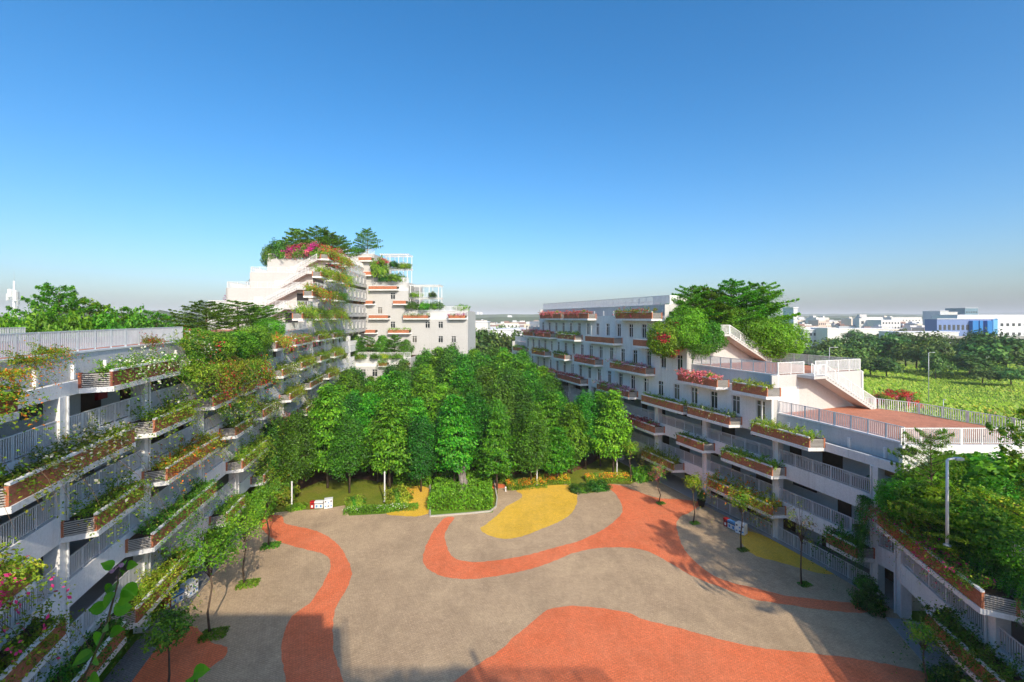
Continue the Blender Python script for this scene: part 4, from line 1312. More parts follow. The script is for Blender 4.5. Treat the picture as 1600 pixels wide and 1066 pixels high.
for i in range(4):
    make_shrub('far%d' % i, 120 + i, (1.0, 1.0, 1.0), LF['far'], 0.19, 1700, None, None, 0, False, 0.16)
    m = MB(); m.tube([(0, 0, -0.75), (0.02, 0, -0.2), (0, 0.02, 0.4)], [0.05, 0.04, 0.02], 5)
    PROTO['far%d' % i] = [('trunk', m.mesh('far_trunk%d' % i, M['bark'])), ('crown', PROTO['far%d' % i][0][1])]
make_hedge('hedge_bed', 131, 6.4, 8.4, 1.25, LF['fresh'], 0.24, 9000, None, 0, LF['mid'], 0.16)
make_hedge('hedge_back', 132, 4.2, 3.4, 1.1, LF['fresh'], 0.24, 3200, None, 0, LF['mid'], 0.16)
make_hedge('hedge_low', 133, 7.2, 1.0, 0.55, LF['mid'], 0.15, 3000, FLW['white'], 0.12, LF['fresh'], 0.1)
make_hedge('flower_bed', 134, 6.0, 2.2, 0.7, LF['olive'], 0.17, 3600, [FLW['yellow'], FLW['orange']], 0.4, LF['mid'], 0.15)
make_hedge('tree_tuft', 135, 1.3, 0.9, 0.22, LF['grass'], 0.16, 500, None, 0, LF['mid'], 0.2)

# ------------------------------------------------------------------ courtyard grove
FRONT = [(432, 772, 'dense0', 0.80), (464, 776, 'dense1', 0.80), (512, 762, 'tier0', 0.98), (546, 770, 'dense2', 0.88), (590, 753, 'tier2', 0.90), (634, 750, 'dense2', 0.78), (700, 746, 'dense0', 0.86),
         (775, 740, 'dense2', 0.95), (836, 737, 'tier2', 0.80), (862, 734, 'tier0', 0.84), (893, 740, 'tier2', 0.80), (915, 733, 'dense1', 0.86), (938, 728, 'tier2', 0.9), (958, 742, 'tier0', 0.88)]
DESC = {'t': 'bright green tiered broadleaf tree', 'd': 'dense dark green oval tree'}
taken = []
for i, (px, py, k, sc) in enumerate(FRONT):
    x, y, z = G(px, py)
    taken.append((x, y))
    put('grove_tree', k, (x, y, 0), random.uniform(0, 6.28), sc, '%s, %s from the left in the grove front row' % (DESC[k[0]], ordw(i)), 'tree', 'courtyard grove front row')
rng = np.random.default_rng(5)
tries = 0
ng = 0
while tries < 6000 and ng < 125:
    tries += 1
    y = rng.uniform(50.5, 97)
    xl = np.interp(y, [50, 72, 98], [-23.5, -27.5, -29.5]); xr = np.interp(y, [50, 60, 75, 90, 98], [16.0, 11.8, 7.2, 2.2, -1.0])
    x = rng.uniform(xl, xr)
    if y > 90 and x < -20: continue
    if min((x - a) ** 2 + (y - b) ** 2 for a, b in taken) < 3.35 ** 2: continue
    taken.append((x, y)); ng += 1
    k = str(rng.choice(['tier0', 'tier1', 'tier2', 'tier0', 'dense0', 'dense1', 'dense2']))
    px = CX + FPX * x / y
    lim = np.interp(px, [430, 470, 500, 540, 600, 640, 662, 700, 760, 800, 830, 860, 900, 960], [650, 608, 588, 577, 572, 562, 545, 535, 533, 540, 552, 575, 592, 600])
    lim += np.interp(y, [50, 58, 66, 78], [85, 55, 22, 0]) * (1.0 if px > 640 else 0.35)
    hmax = CAM_H - (lim + rng.uniform(0, 26) - HORIZ) * y / FPX
    if hmax < 5.0: continue
    ph = {'tier0': 12.0, 'tier1': 12.5, 'tier2': 11.0, 'dense0': 10.5, 'dense1': 11.5, 'dense2': 9.5}[k]
    sz = min(hmax, rng.uniform(12.0, 15.5)) / ph
    sc = float(np.clip(sz, 0.72, 1.12))
    put('grove_tree', str(k), (x, y, 0), rng.uniform(0, 6.28), (sc * rng.uniform(0.92, 1.1), sc * rng.uniform(0.92, 1.1), sz),
        'broadleaf tree inside the courtyard grove, only its upper crown in view', 'tree', 'trees inside the courtyard grove')

relabel([o for o in COL.objects if o.get('group') == 'trees inside the courtyard grove'], 'grove tree crown', ['in the second rank', 'in the third rank', 'in the fourth rank', 'in the fifth rank', 'in the rearmost rank'])
# courtyard saplings (px, py of the foot)
SAP = [(262, 1080, 'sap_dark', 0.95, 'dark leafy young tree nearest the camera on the left paving'),
       (328, 991, 'sap2', 1.08, 'slim leaning young tree rising from the red paving edge on the left'),
       (382, 915, 'sap2', 0.98, 'thin pale-trunked young tree in a round grass tuft on the left'),
       (419, 855, 'sap0', 1.12, 'young tree on the orange paving in front of the left wing'),
       (1029, 785, 'sap3', 0.95, 'pink-flowering young tree on the orange paving by the right wing'),
       (1083, 818, 'sap1', 0.98, 'yellow-green young tree at the tip of the orange paving'),
       (1158, 858, 'sap1', 1.05, 'young tree in front of the notice boards by the right wing'),
       (1252, 915, 'sap_thin', 0.95, 'sparse leaning young tree on the dark paving before the curved gallery'),
       (1443, 1085, 'sap1', 0.78, 'small sapling at the lower right beside a round dark shrub'),
       (985, 752, 'sap1', 1.0, 'slender light green tree at the corner of the lawn and right wing')]
for px, py, k, sc, lab in SAP:
    x, y, z = G(px, py)
    put('young_tree', k, (x, y, 0), random.uniform(0, 6.28), sc, lab, 'tree', 'young courtyard trees')
for (px, py), w in zip([(330, 993), (384, 914), (420, 854), (1158, 860), (1254, 914), (1083, 818), (1030, 787)],
                       ['second left young tree', 'pale-trunked left young tree', 'young tree on the left orange paving', 'young tree before the notice boards', 'leaning sparse young tree on the right', 'yellow-green young tree', 'pink-flowering young tree']):
    x, y, z = G(px, py)
    s = 1.0 if px < 500 else 0.6
    put('grass_tuft', 'tree_tuft', (x + 0.15, y, 0.004), 0.3, s, 'patch of grass round the foot of the ' + w, 'grass patch', 'grass patches at tree feet')

# beds and shrubs between paving and grove
def bed(name, key, px, py, rz, sc, lab, cat='hedge', z=0.0):
    x, y, _ = G(px, py); return put(name, key, (x, y, z), rz, sc, lab, cat)
x, y, _ = G(722, 772)
hb = bed('hedge', 'hedge_bed', 722, 772, 0.06, 1.0, 'big square bed of bright green feathery shrubs with a stone kerb', 'hedge')
kb = MB()
kp = [G(672, 808), G(735, 803), G(766, 800), G(775, 793), G(777, 780), G(772, 752)]
for a, c in zip(kp, kp[1:]): kb.bar((a[0], a[1], 0.07), (c[0], c[1], 0.07), 0.14, 0.16)
a, c = G(672, 808), G(672, 752)
kb.bar((a[0], a[1], 0.07), (c[0], c[1], 0.07), 0.14, 0.16)
tag(kb.build('kerb', M['kerb']), kind='structure')
bed('hedge', 'hedge_back', 648, 752, 0.0, (1.0, 0.9, 1.1), 'bright green shrub bed behind the yellow path end')
bed('hedge', 'hedge_back', 762, 748, 0.0, (1.35, 0.7, 1.05), 'bright green shrub bed right of the weathered trunk')
bed('shrub', 'bush_olive', 622, 783, 0.0, (1.3, 1.6, 1.5), 'dull olive shrub clump left of the yellow path', 'shrub')
bed('hedge', 'hedge_low', 596, 798, 0.14, (1.0, 1.0, 1.0), 'low clipped hedge dotted with white flowers along the paving edge')
bed('shrub', 'bush_olive', 554, 787, 0.0, (0.95, 0.9, 0.8), 'small round olive bush on the lawn edge by the low hedge', 'shrub')
bed('flower_bed', 'flower_bed', 822, 760, 0.18, (0.75, 0.9, 1.0), 'orange and yellow flower bed beside the yellow paving', 'flower bed')
bed('flower_bed', 'flower_bed', 862, 752, -0.05, (0.7, 0.9, 1.0), 'yellow flower bed along the top of the yellow paving', 'flower bed')
bed('flower_bed', 'flower_bed', 950, 750, 0.1, (0.9, 0.7, 1.0), 'yellow flower bed at the tip of the orange paving', 'flower bed')
bed('shrub', 'bush_dark', 905, 767, 0.0, (1.2, 1.0, 0.8), 'dark low bush at the right end of the yellow paving', 'shrub')
bed('shrub', 'bush_dark', 934, 764, 0.0, (1.3, 1.0, 0.9), 'dark rounded bush between lawn and orange paving', 'shrub')
bed('shrub', 'bush_broad', 1001, 748, 0.0, (1.3, 1.3, 1.5), 'large-leaved shrub against the right wing colonnade', 'shrub')
bed('shrub', 'bush_dark', 1357, 950, 0.3, (0.95, 0.95, 1.0), 'round dark shrub at the foot of the right corner column', 'shrub', 0.2)
x, y, _ = G(1354, 948); put('shrub', 'bush_dark', (x, y, 1.35), 0.8, (0.7, 0.7, 0.65), 'dark upper shrub lobe by the right corner column', 'shrub')
bed('shrub', 'bush_dark', 1487, 1082, 0.3, (1.0, 1.0, 0.95), 'round dark green shrub at the lower right corner', 'shrub', 0.3)
bed('shrub', 'bush', 462, 795, 0.3, (0.9, 0.7, 0.5), 'low bright green clump at the foot of the white post on the left', 'shrub')
for i, (px, py, s, k) in enumerate(((340, 868, 1.2, 'bush_dark'), (410, 810, 1.5, 'bush'), (446, 788, 1.6, 'bush_olive'))):
    bed('shrub', k, px - 10, py, i * 0.7, (s, s, s * 1.25), 'leafy shrub under the left wing planters, %s counted from the camera' % ordw(i), 'shrub', 0.8)

# ------------------------------------------------------------------ planting in the planter troughs
ROWN = {2: 'roof edge', 3: 'top gallery', 4: 'third gallery', 5: 'second gallery', 6: 'lowest gallery', 1: 'upper roof edge', 0: 'second roof terrace', -1: 'third roof terrace', -2: 'top terrace', -3: 'highest roof edge'}
LOOK = {'white': 'white-flowered bougainvillea', 'orange': 'orange-flowered bougainvillea', 'red': 'red-flowered bougainvillea', 'pink': 'pink-flowered bougainvillea', 'green': 'leafy green climber',
        'yellowgreen': 'yellow-green bougainvillea', 'rose': 'dusty rose bougainvillea', 'lilac': 'pale lilac bougainvillea', 'magenta': 'magenta bougainvillea', 'dark': 'dark green shrub'}
PLAN = {('left wing', 2): ['orange', 'white', 'red', 'pink', 'yellowgreen', 'green'], ('left wing', 3): ['white', 'yellowgreen', 'yellowgreen', 'red', 'orange', 'white', 'yellowgreen', 'green', 'yellowgreen'],
        ('left wing', 4): ['pink', 'yellowgreen', 'orange', 'green', 'white', 'yellowgreen', 'green', 'yellowgreen'], ('left wing', 5): ['yellowgreen', 'green', 'yellowgreen', 'rose', 'white', 'yellowgreen'],
        ('left wing', 6): ['green', 'yellowgreen', 'green', 'yellowgreen', 'green', 'yellowgreen'],
        ('tower', 1): ['yellowgreen', 'green', 'yellowgreen'], ('tower', 0): ['red', 'yellowgreen', 'green'], ('tower', -1): ['yellowgreen', 'orange', 'yellowgreen'], ('tower', -2): ['red', 'yellowgreen', 'orange'],
        ('right wing', 1): ['rose', 'rose', 'pink'], ('right wing', 2): ['lilac', 'rose', 'white', None, None], ('right wing', 3): ['yellowgreen', 'orange', 'green', 'rose', 'lilac', 'rose', 'yellowgreen'],
        ('right wing', 4): ['rose', 'rose', 'rose', 'lilac', 'green', 'white', 'yellowgreen'], ('right wing', 5): ['rose', 'green', 'yellowgreen'], ('right wing', 6): ['yellowgreen', 'orange', 'green'],
        ('near block', 5): ['pink'], ('near block', 6): ['green'], ('rear wing', 1): [None, 'green', 'magenta'], ('rear wing', 2): [None, 'yellowgreen'], ('podium', 4): ['green', 'green'],
        ('tower outer edge', 1): ['magenta'], ('tower outer edge', 0): ['magenta'], ('tower outer edge', -1): ['lilac']}
LOW = {'right wing', 'rear wing', 'near block'}
cnt = {}
npl = {}
for p in PL: npl[(p['where'], p['row'])] = npl.get((p['where'], p['row']), 0) + 1
for p in PL:
    key = (p['where'], p['row'])
    i = cnt.get(key, 0); cnt[key] = i + 1
    lst = PLAN.get(key)
    c = lst[i] if lst and i < len(lst) else None
    if c is None: continue
    ln = p['s1'] - p['s0']
    sz = 's' if ln < 3.4 else ('m' if ln < 5.6 else 'l')
    mid = (p['s0'] + p['s1']) / 2
    x, y, _ = p['path'].P(mid, p['out'] * 0.55)
    pos, d, n = p['path'].at(mid)
    # local +y must point outwards
    rz = math.atan2(n.y, n.x) - math.pi / 2
    low = '_low' if p['where'] in LOW and not (p['row'] == 6) else ''
    sx = min(1.3, max(0.6, (ln - 0.5) / SIZES[sz]))
    k = random.uniform(0.9, 1.25) * {'left wing': 1.08, 'tower': 1.6, 'podium': 1.2}.get(p['where'], 1.15)
    n_tot = npl[key]
    lab = '%s in the %s %s planter%s' % (LOOK[c], p['where'], ROWN[p['row']], '' if n_tot == 1 else ', %s from the %s' % (ordw(i), 'left' if p['where'] in ('right wing', 'rear wing', 'podium', 'tower', 'tower outer edge') else 'near end'))
    put('bougainvillea' if 'bougain' in LOOK[c] else 'climber', c + sz + low, (x, y, p['z'] + 0.9), rz, (sx, k, k), lab, 'plant', 'plants in the %s planters' % p['where'])

# ------------------------------------------------------------------ roof gardens
def on(path, px, o, z): 
    s = path.spx(px, o); return path.P(s, o, z)
zL = ZB(2) + 1.95
# left wing roof garden
for i, (px, o, k, sc, lab) in enumerate(((322, -4.5, 'term0', 0.72, 'spreading tiered tree on the left roof garden, nearest of three'), (372, -5.0, 'term1', 0.9, 'feathery tiered tree in the middle of the left roof garden'),
                                         (412, -4.2, 'term0', 0.74, 'tiered tree at the far end of the left roof garden'))):
    put('roof_tree', k, on(LP, px, o, zL - 0.6), 1.3 * i, (sc * 1.15, sc * 1.15, sc * 0.72), lab, 'tree', 'trees on the left roof garden')
for i, (px, o, dz, s) in enumerate(((300, -0.9, -0.2, 1.0), (330, -0.4, -0.7, 1.15), (362, -0.4, -0.9, 1.2), (392, -0.5, -0.4, 1.2), (420, -1.2, 0.4, 1.1))):
    x, y, z = on(LP, px, o, zL + dz)
    put('roof_shrub', 'ball' if i in (2, 4) else 'ball', (x, y, z), i * 1.1, (s * 0.8, s * 0.95, s * 0.62), 'dense dark foliage spilling off the left roof garden, %s mass from the near end' % ordw(i), 'shrub', 'left roof garden shrubs')
for i, (px, dz) in enumerate(((305, 0.1), (325, 0.0), (345, 0.0), (366, 0.1), (386, 0.1), (405, 0.1))):
    x, y, z = on(LP, px, 0.25, zL + dz)
    rz = LP.ang(LP.spx(px, 0)) - math.pi
    put('trailing_creeper', 'drape_b' if i % 2 else 'drape_a', (x, y, z), rz, (1.1, 1.3, 1.0), 'green creeper curtain hanging below the left roof garden, %s from the near end' % ordw(i), 'creeper', 'creepers on the left wing')
for i, (px, o, c) in enumerate(((296, 0.2, 'whites'), (310, -0.2, 'reds'), (340, 0.9, 'redm'), (385, 0.8, 'yellowgreenm'))):
    x, y, z = on(LP, px, o, zL - (0.3 if i < 2 else 2.6))
    put('bougainvillea', c, (x, y, z), LP.ang(LP.spx(px, 0)) - math.pi, 1.25, ('bougainvillea mixed into the left roof garden foliage, %s from the near end' % ordw(i)), 'plant', 'bougainvilleas on the left roof garden')
for i, (px, o, dz, c, sc) in enumerate(((298, 0.6, -2.4, 'yellowgreenm', 1.5), (318, 0.7, -2.2, 'yellowgreenl', 1.4), (334, 0.6, -3.0, 'redm', 1.4), (352, 0.8, -2.6, 'yellowgreenm', 1.6), (372, 0.7, -3.2, 'greenm', 1.5), (394, 0.7, -3.0, 'redm', 1.5), (350, 0.7, -5.8, 'whitem', 1.3), (372, 0.7, -6.2, 'yellowgreenm', 1.5))):
    x, y, z = on(LP, px, o, zL + dz)
    put('bougainvillea', c, (x, y, z), LP.ang(LP.spx(px, 0)) - math.pi, (1.0, sc * 0.9, sc), 'tangled bougainvillea spreading over the upper galleries below the roof garden, %s' % ordw(i), 'plant', 'bougainvilleas below the left roof garden')
for i, (px, o, dz, c) in enumerate(((4, 1.3, -0.3, 'oranges'), (40, 0.9, 0.0, 'oranges'), (74, 0.4, 0.2, 'oranges'), (236, -0.2, 0.2, 'reds'))):
    x, y, z = on(LP, px, o, zL + dz)
    put('bougainvillea', c, (x, y, z), LP.ang(LP.spx(px, 0)) - math.pi, (0.7, 0.6, 0.65), '%s bougainvillea arching before the left roof railing, %s from the left edge' % ('orange' if i < 3 else 'red', ordw(i)), 'plant', 'bougainvilleas at the left roof railing')
# trees beyond the left roof
for i, (px, Y, h, k) in enumerate(((92, 46, 23.0, 'term0'), (140, 48, 21.6, 'term1'), (190, 52, 21.0, 'term0'), (60, 44, 19.8, 'round'), (20, 46, 19.2, 'round'), (115, 43, 19.6, 'round'), (165, 45, 19.6, 'round'), (215, 50, 19.6, 'round'), (245, 58, 20.4, 'term1'), (-15, 44, 19.4, 'round'))):
    x, y, z = D(px, Y)
    ph = {'term0': 8.0, 'term1': 7.0, 'round': 9.0}[k]
    s = h / ph if k == 'round' else 1.35
    if k == 'round': put('tree', k, (x, y, 0), i, (1.0, 1.0, s), 'broadleaf tree behind the left roof railing, %s from the left edge' % {8: '', 3: 'third', 4: 'second', 5: 'fourth', 6: 'fifth', 7: 'sixth', 9: 'first'}[i], 'tree', 'trees behind the left wing')
    else: put('tree', k, (x, y, h - ph * 1.35), i, (1.0, 1.0, 1.35), '%s feathery tiered tree rising behind the left roof railing' % ['tallest', 'second tallest', 'third', '', '', '', '', '', 'farthest'][i], 'tree', 'tiered trees behind the left wing')

# tower top and terraces
zA = ZB(-2) + 1.9
for i, (px, dy, k, sc) in enumerate(((462, 3.5, 'term1', 0.95), (495, 6.0, 'term0', 0.92), (515, 7.0, 'term1', 0.95), (530, 8, 'term0', 0.75))):
    x, y, z = D(px, 93 + dy, zA)
    put('roof_tree', k, (x, y, zA - 0.4), i * 1.4, (sc * 1.25, sc * 1.25, sc * 1.2), 'dark tiered tree on the tower top, %s from the left' % ordw(i), 'tree', 'trees on the tower top')
for i, (px, k, s, dz) in enumerate(((428, 'ball', 0.9, 0.9), (440, 'bush_dark', 2.0, 1.6), (450, 'flower_magenta', 1.25, 1.0), (464, 'flower_red', 1.1, 1.5), (476, 'flower_magenta', 1.35, 1.2), (492, 'flower_magenta', 1.5, 1.3), (503, 'flower_magenta', 1.0, 1.0), (517, 'flower_red', 1.3, 0.4), (528, 'flower_red', 1.2, -1.2))):
    x, y, z = D(px, 92.3, zA)
    put('bougainvillea' if 'flower' in k else 'shrub', k, (x, y, zA + dz * 0.8), i, (s * 1.4, s * 1.2, s * 1.4), '%s on the tower top edge, %s mass from the left' % ('flowering bougainvillea' if 'flower' in k else 'leafy shrub', ordw(i)), 'plant' if 'flower' in k else 'shrub', 'shrubs on the tower top')
for i, (px, row) in enumerate(((541, -2), (543, -1), (540, 0), (536, 1), (533, 2))):
    x, y, z = D(px - 8, 90, ZB(row) + 0.7)
    put('trailing_creeper', 'drape_a', (x, y - 1.0, ZB(row) + 1.4), math.pi / 2 + math.pi + 0.8, (0.9, 1.5, 0.8), 'creeper hanging down the tower corner, %s from the top' % ordw(i), 'creeper', 'creepers on the tower corner')

# rear wing roof plants
put('roof_tree', 'term0', (*D(574, 107)[:2], ZB(-3) + 1.5), 0.4, 0.82, 'dark tiered tree on the highest roof of the rear wing', 'tree')
put('shrub', 'bush', (*D(592, 105.5)[:2], ZB(-1) + 4), 0.4, (2, 1.6, 3.4), 'leafy shrub beside the tall pergola of the rear wing', 'shrub')
put('bougainvillea', 'flower_red', (*D(598, 105.2)[:2], ZB(-3) - 0.3), 0.4, 0.75, 'crimson bougainvillea left of the tall pergola', 'plant')
for i, (px, row, dz, s) in enumerate(((605, -1, 2.2, 1.5), (620, -1, 2.2, 1.6), (615, -1, 5.6, 1.2), (631, -1, 5.2, 1.2), (648, 1, 2.4, 1.5), (662, 1, 2.3, 1.5), (678, 1, 2.4, 1.5), (650, 1, 5.2, 1.0), (676, 1, 5.2, 1.1), (722, 1, 2.0, 1.2), (560, -3, 2.2, 1.2))):
    x, y, z = D(px, 106.3, ZB(row) + dz)
    put('shrub', 'bush' if i % 2 else 'bush_dark', (x, y, z + 0.3), i, (s * 1.6, s * 0.9, s * 0.95), 'green shrub among the rear wing pergolas and roof edges, %s of eleven' % ordw(i), 'shrub', 'rear wing roof shrubs')
for i, (px, k, s) in enumerate(((556, 'round', 0.62), (575, 'term1', 0.75), (598, 'round', 0.6), (617, 'term1', 0.8), (634, 'round', 0.5))):
    put('roof_tree', k, (*D(px, 99.5)[:2], ZB(4) + 1.2), i, s, 'small tree on the podium roof before the rear wing, %s from the left' % ordw(i), 'tree', 'trees on the podium roof')
for i, px in enumerate((548, 566, 584, 602, 624)):
    put('shrub', 'bush_olive' if i % 2 else 'bush', (*D(px, 97.6)[:2], ZB(4) + 1.9), i, (1.7, 0.9, 0.9), 'shrub spilling over the podium parapet, %s from the left' % ordw(i), 'shrub', 'shrubs on the podium roof')

# right wing roof garden
zR = ZB(2) + 1.8
for i, (px, Y, sc, k) in enumerate(((1056, 55.0, 0.80, 'term1'), (1080, 55.5, 0.92, 'term0'), (1112, 55.0, 0.98, 'term1'), (1142, 54.5, 1.0, 'term0'), (1166, 56.5, 1.06, 'term1'), (1192, 56.5, 0.98, 'term0'), (1098, 58.5, 0.92, 'term0'))):
    put('roof_tree', k, (*D(px, Y)[:2], zR - 1.2), i * 0.9, (sc, sc, sc * 0.98), 'tiered dark tree on the right wing roof garden, %s from the left' % ordw(i if i < 6 else 6), 'tree', 'trees on the right roof garden')
for i, (px, Y, dz, s, k) in enumerate(((1040, 50.6, -0.4, 1.0, 'ball_red'), (1072, 50.2, 0.3, 0.98, 'ball'), (1104, 50.3, -0.3, 0.92, 'ball'), (1075, 53.0, 1.4, 1.0, 'ball'), (1168, 52.5, 0.6, 1.0, 'ball'), (1202, 52.8, -0.4, 1.15, 'ball'), (1228, 53.5, -0.8, 1.05, 'ball'), (1140, 53.5, 1.2, 1.0, 'ball'))):
    put('roof_shrub', k, (*D(px, Y)[:2], zR + dz), i * 1.3, (s * 1.08, s * 1.08, s * 1.08), '%s on the right roof garden, %s' % ('rounded leafy mass with red flowers' if 'red' in k else 'rounded bright green leafy mass', ['at its left end', 'at the facade edge', 'left of the upper stair', 'behind the facade edge masses', 'above the upper stair', 'right of the upper stair', 'at its right end', 'at the head of the stair'][i]), 'shrub', 'shrubs on the right roof garden')
for i, px in enumerate((1030, 1050, 1098)):
    x, y, z = on(RP, px, 0.2, ZB(2) + 0.9)
    put('trailing_creeper', 'drape_a', (x, y, z), RP.ang(RP.spx(px, 0)), (0.8, 1.2, 0.7), 'creeper hanging from the right roof garden over the windows, %s from the left' % ordw(i), 'creeper', 'creepers on the right wing')

# near block roof greenery
zN = ZB(5) + 2.0
for i, px in enumerate((1382, 1402, 1424, 1448, 1476, 1508, 1545, 1590)):
    x, y, z = on(R2, px, -0.45, zN + 0.15)
    put('trailing_creeper', 'drape_b' if i % 3 else 'drape_a', (x, y, z), R2.ang(R2.spx(px, 0)), (0.75, 1.1, 0.62), 'green creeper curtain over the near block roof edge, %s from the left' % ordw(i), 'creeper', 'creepers on the near block')
ball_n = 0
for i, (px, Y, z, s, k) in enumerate(((1412, 28.6, 8.0, 0.75, 'ball'), (1446, 27.4, 8.2, 0.8, 'ball'), (1480, 26.0, 8.3, 0.85, 'bush'), (1520, 24.6, 8.3, 0.85, 'ball'), (1565, 23.0, 8.2, 0.8, 'bush'), (1610, 21.5, 8.0, 0.8, 'ball'),
                                      (1450, 29.0, 8.6, 0.75, 'bush_broad'), (1500, 28.6, 9.4, 0.8, 'bush_broad'), (1535, 28.2, 9.6, 0.9, 'bush_broad'), (1575, 26.5, 9.6, 1.0, 'bush_broad'), (1540, 26.0, 8.8, 0.8, 'bush'), (1595, 24.5, 9.2, 0.9, 'ball'))):
    x, y, _ = D(px, Y)
    f = 1.0 if k == 'ball' else 1.9
    put('roof_shrub', k, (x, y, z), i * 0.8, (s * f, s * f, s * f * 0.85), 'leafy roof shrub on the near block, %s from the left %s' % (ordw(i if i < 6 else i - 6), 'along the roof edge' if i < 6 else 'in the inner row'), 'shrub', 'shrubs on the near block roof')
for i, (px, c) in enumerate(((1392, 'pinkm'), (1428, 'redm'), (1500, 'pinkm'))):
    x, y, z = on(R2, px, 0.9, ZB(5) + 1.0)
    put('bougainvillea', c, (x, y, z), R2.ang(R2.spx(px, 0)), (0.7, 0.8, 0.7), 'crimson bougainvillea in the near block roof planter, %s clump from the left' % ordw(i), 'plant', 'bougainvilleas on the near block')
put('roof_tree', 'term_near', (*D(1455, 26.8)[:2], 8.2), 0.5, (0.52, 0.52, 0.78), 'small flat-topped tree standing clear above the near block roof garden', 'tree')
put('roof_tree', 'term_near', (*D(1485, 25.0)[:2], 5.4), 1.9, (0.75, 0.75, 0.72), 'low spreading yellow-green tree below the street lamp', 'tree')
put('roof_tree', 'term_dark', (*D(1705, 18.5)[:2], 7.6), 2.5, (0.95, 0.95, 1.3), 'large layered tree cut off by the right picture edge', 'tree')
x, y, z = on(R2, 1366, 0.55, ZB(5) + 0.6)
for i, (dx, dz, s) in enumerate(((0.1, 0.5, 0.42), (-0.25, -1.6, 0.4))):
    put('trailing_creeper', 'drape_b', (x + dx - 0.3, y + 0.3, z + dz), R2.ang(20), (s, 0.8, 0.95), 'creeper trailing down the right corner column, %s length' % ['upper', 'lower'][i], 'creeper', 'creepers on the corner column')

for i, (x, s, h) in enumerate(((3.4, 0.7, 0.2), (4.6, 0.6, 0.0), (5.6, 0.8, 0.15), (7.0, 0.9, 0.3), (8.3, 0.9, 0.35), (9.4, 1.0, 0.4), (10.9, 0.7, 0.2))):
    put('roof_shrub', 'bush', (x, -3.9, 19.9 + h * 0.5), i, (s, s * 0.7, s), 'shrub on the roof behind the viewpoint, %s of seven, seen only as shade' % ordw(i), 'shrub', 'shrubs behind the viewpoint')
# ------------------------------------------------------------------ street furniture and small things
def recycling(px, py, rz, lab1, lab2, mirror=1):
    x, y, _ = G(px, py)
    e = empty('recycling_station', (x, y, 0), rz, lab1, 'bins')
    for i, (mt, dx) in enumerate((('red_paint', -0.75), ('blue_paint', -0.12), ('blue_paint', 0.46))):
        w = 0.55
        m = MB(); m.box((dx * mirror, 0, 0.36), (w, 0.5, 0.6)); b = m.build('bin_body', M['red_paint'] if i == 0 else M['paper'], e, world_coords=False)
        m = MB(); m.box((dx * mirror, 0, 0.74), (w + 0.02, 0.52, 0.10)); m.build('slot', M['black'], b, world_coords=False)
        m = MB(); m.box((dx * mirror, -0.02, 0.92), (w + 0.03, 0.56, 0.26)); m.build('hood', M['red_paint'] if i == 0 else (M['paper'] if px < 900 and px > 400 else M['blue_paint']), b, world_coords=False)
        m = MB(); m.box((dx * mirror, -0.256, 0.36), (0.26, 0.012, 0.34)); m.build('label_panel', M['paper'] if i == 0 else M['blue_paint'], b, world_coords=False)
        for sx in (-0.2, 0.2):
            m = MB(); m.box((dx * mirror + sx, 0, 0.03), (0.07, 0.4, 0.06)); m.build('foot', M['black'], b, world_coords=False)
    e.scale = (0.72,) * 3
    ca, sa = math.cos(rz), math.sin(rz)
    ox, oy = 1.05 * mirror * ca, 1.05 * mirror * sa
    e = empty('notice_box', (x + ox, y + oy, 0), rz + 0.25, lab2, 'notice box'); e.scale = (0.74,) * 3
    m = MB(); m.box((0, 0, 0.68), (1.1, 0.9, 1.2)); b = m.build('box', M['paper'], e, world_coords=False)
    m = MB(); m.box((0, 0, 0.04), (0.9, 0.7, 0.08)); m.build('plinth', M['black'], e, world_coords=False)
    for r in range(2):
        for k in range(3):
            if r == 0 and k == 1: zz = 0.85
            else: zz = 1.05 if r == 0 else 0.4
            m = MB(); m.box((-0.36 + 0.36 * k, -0.456, zz), (0.2, 0.012, 0.16)); m.build('picture_panel', M['blue_paint'] if (r + k) % 2 else M['black'], b, world_coords=False)
recycling(497, 794, 0.08, 'red and white recycling bins on the paving edge before the lawn', 'white notice box beside the bins at the lawn edge')
recycling(1143, 826, -1.15, 'red and blue recycling bins half hidden by a sapling at the right wing', 'white notice box behind a sapling near the right colonnade')
recycling(272, 944, 1.25, 'blue recycling bins under the left wing lowest planter', 'blue and white notice box beside the left wing foot')

def post(px, py, h, lab):
    x, y, _ = G(px, py)
    e = empty('white_post', (x, y, 0), 0, lab, 'post', 'white posts on the lawn')
    m = MB(); m.lathe((0, 0, 0), [(0.10, 0), (0.10, 0.12), (0.075, 0.14), (0.075, h - 0.15), (0.085, h - 0.14), (0.085, h - 0.03), (0.05, h)], 10)
    m.build('shaft', M['paper'], e, world_coords=False)
    m = MB(); m.lathe((0, 0, 0.0), [(0.16, 0), (0.16, 0.05), (0.1, 0.06)], 10); m.build('base', M['concrete'], e, world_coords=False)
post(456, 793, 2.7, 'white post in front of the left wing shrubs')
post(601, 784, 3.2, 'white post on the lawn left of the yellow path')
post(839, 758, 2.6, 'white post in the middle of the yellow flower bed')
post(964, 742, 2.4, 'white post by the right end of the flower beds')

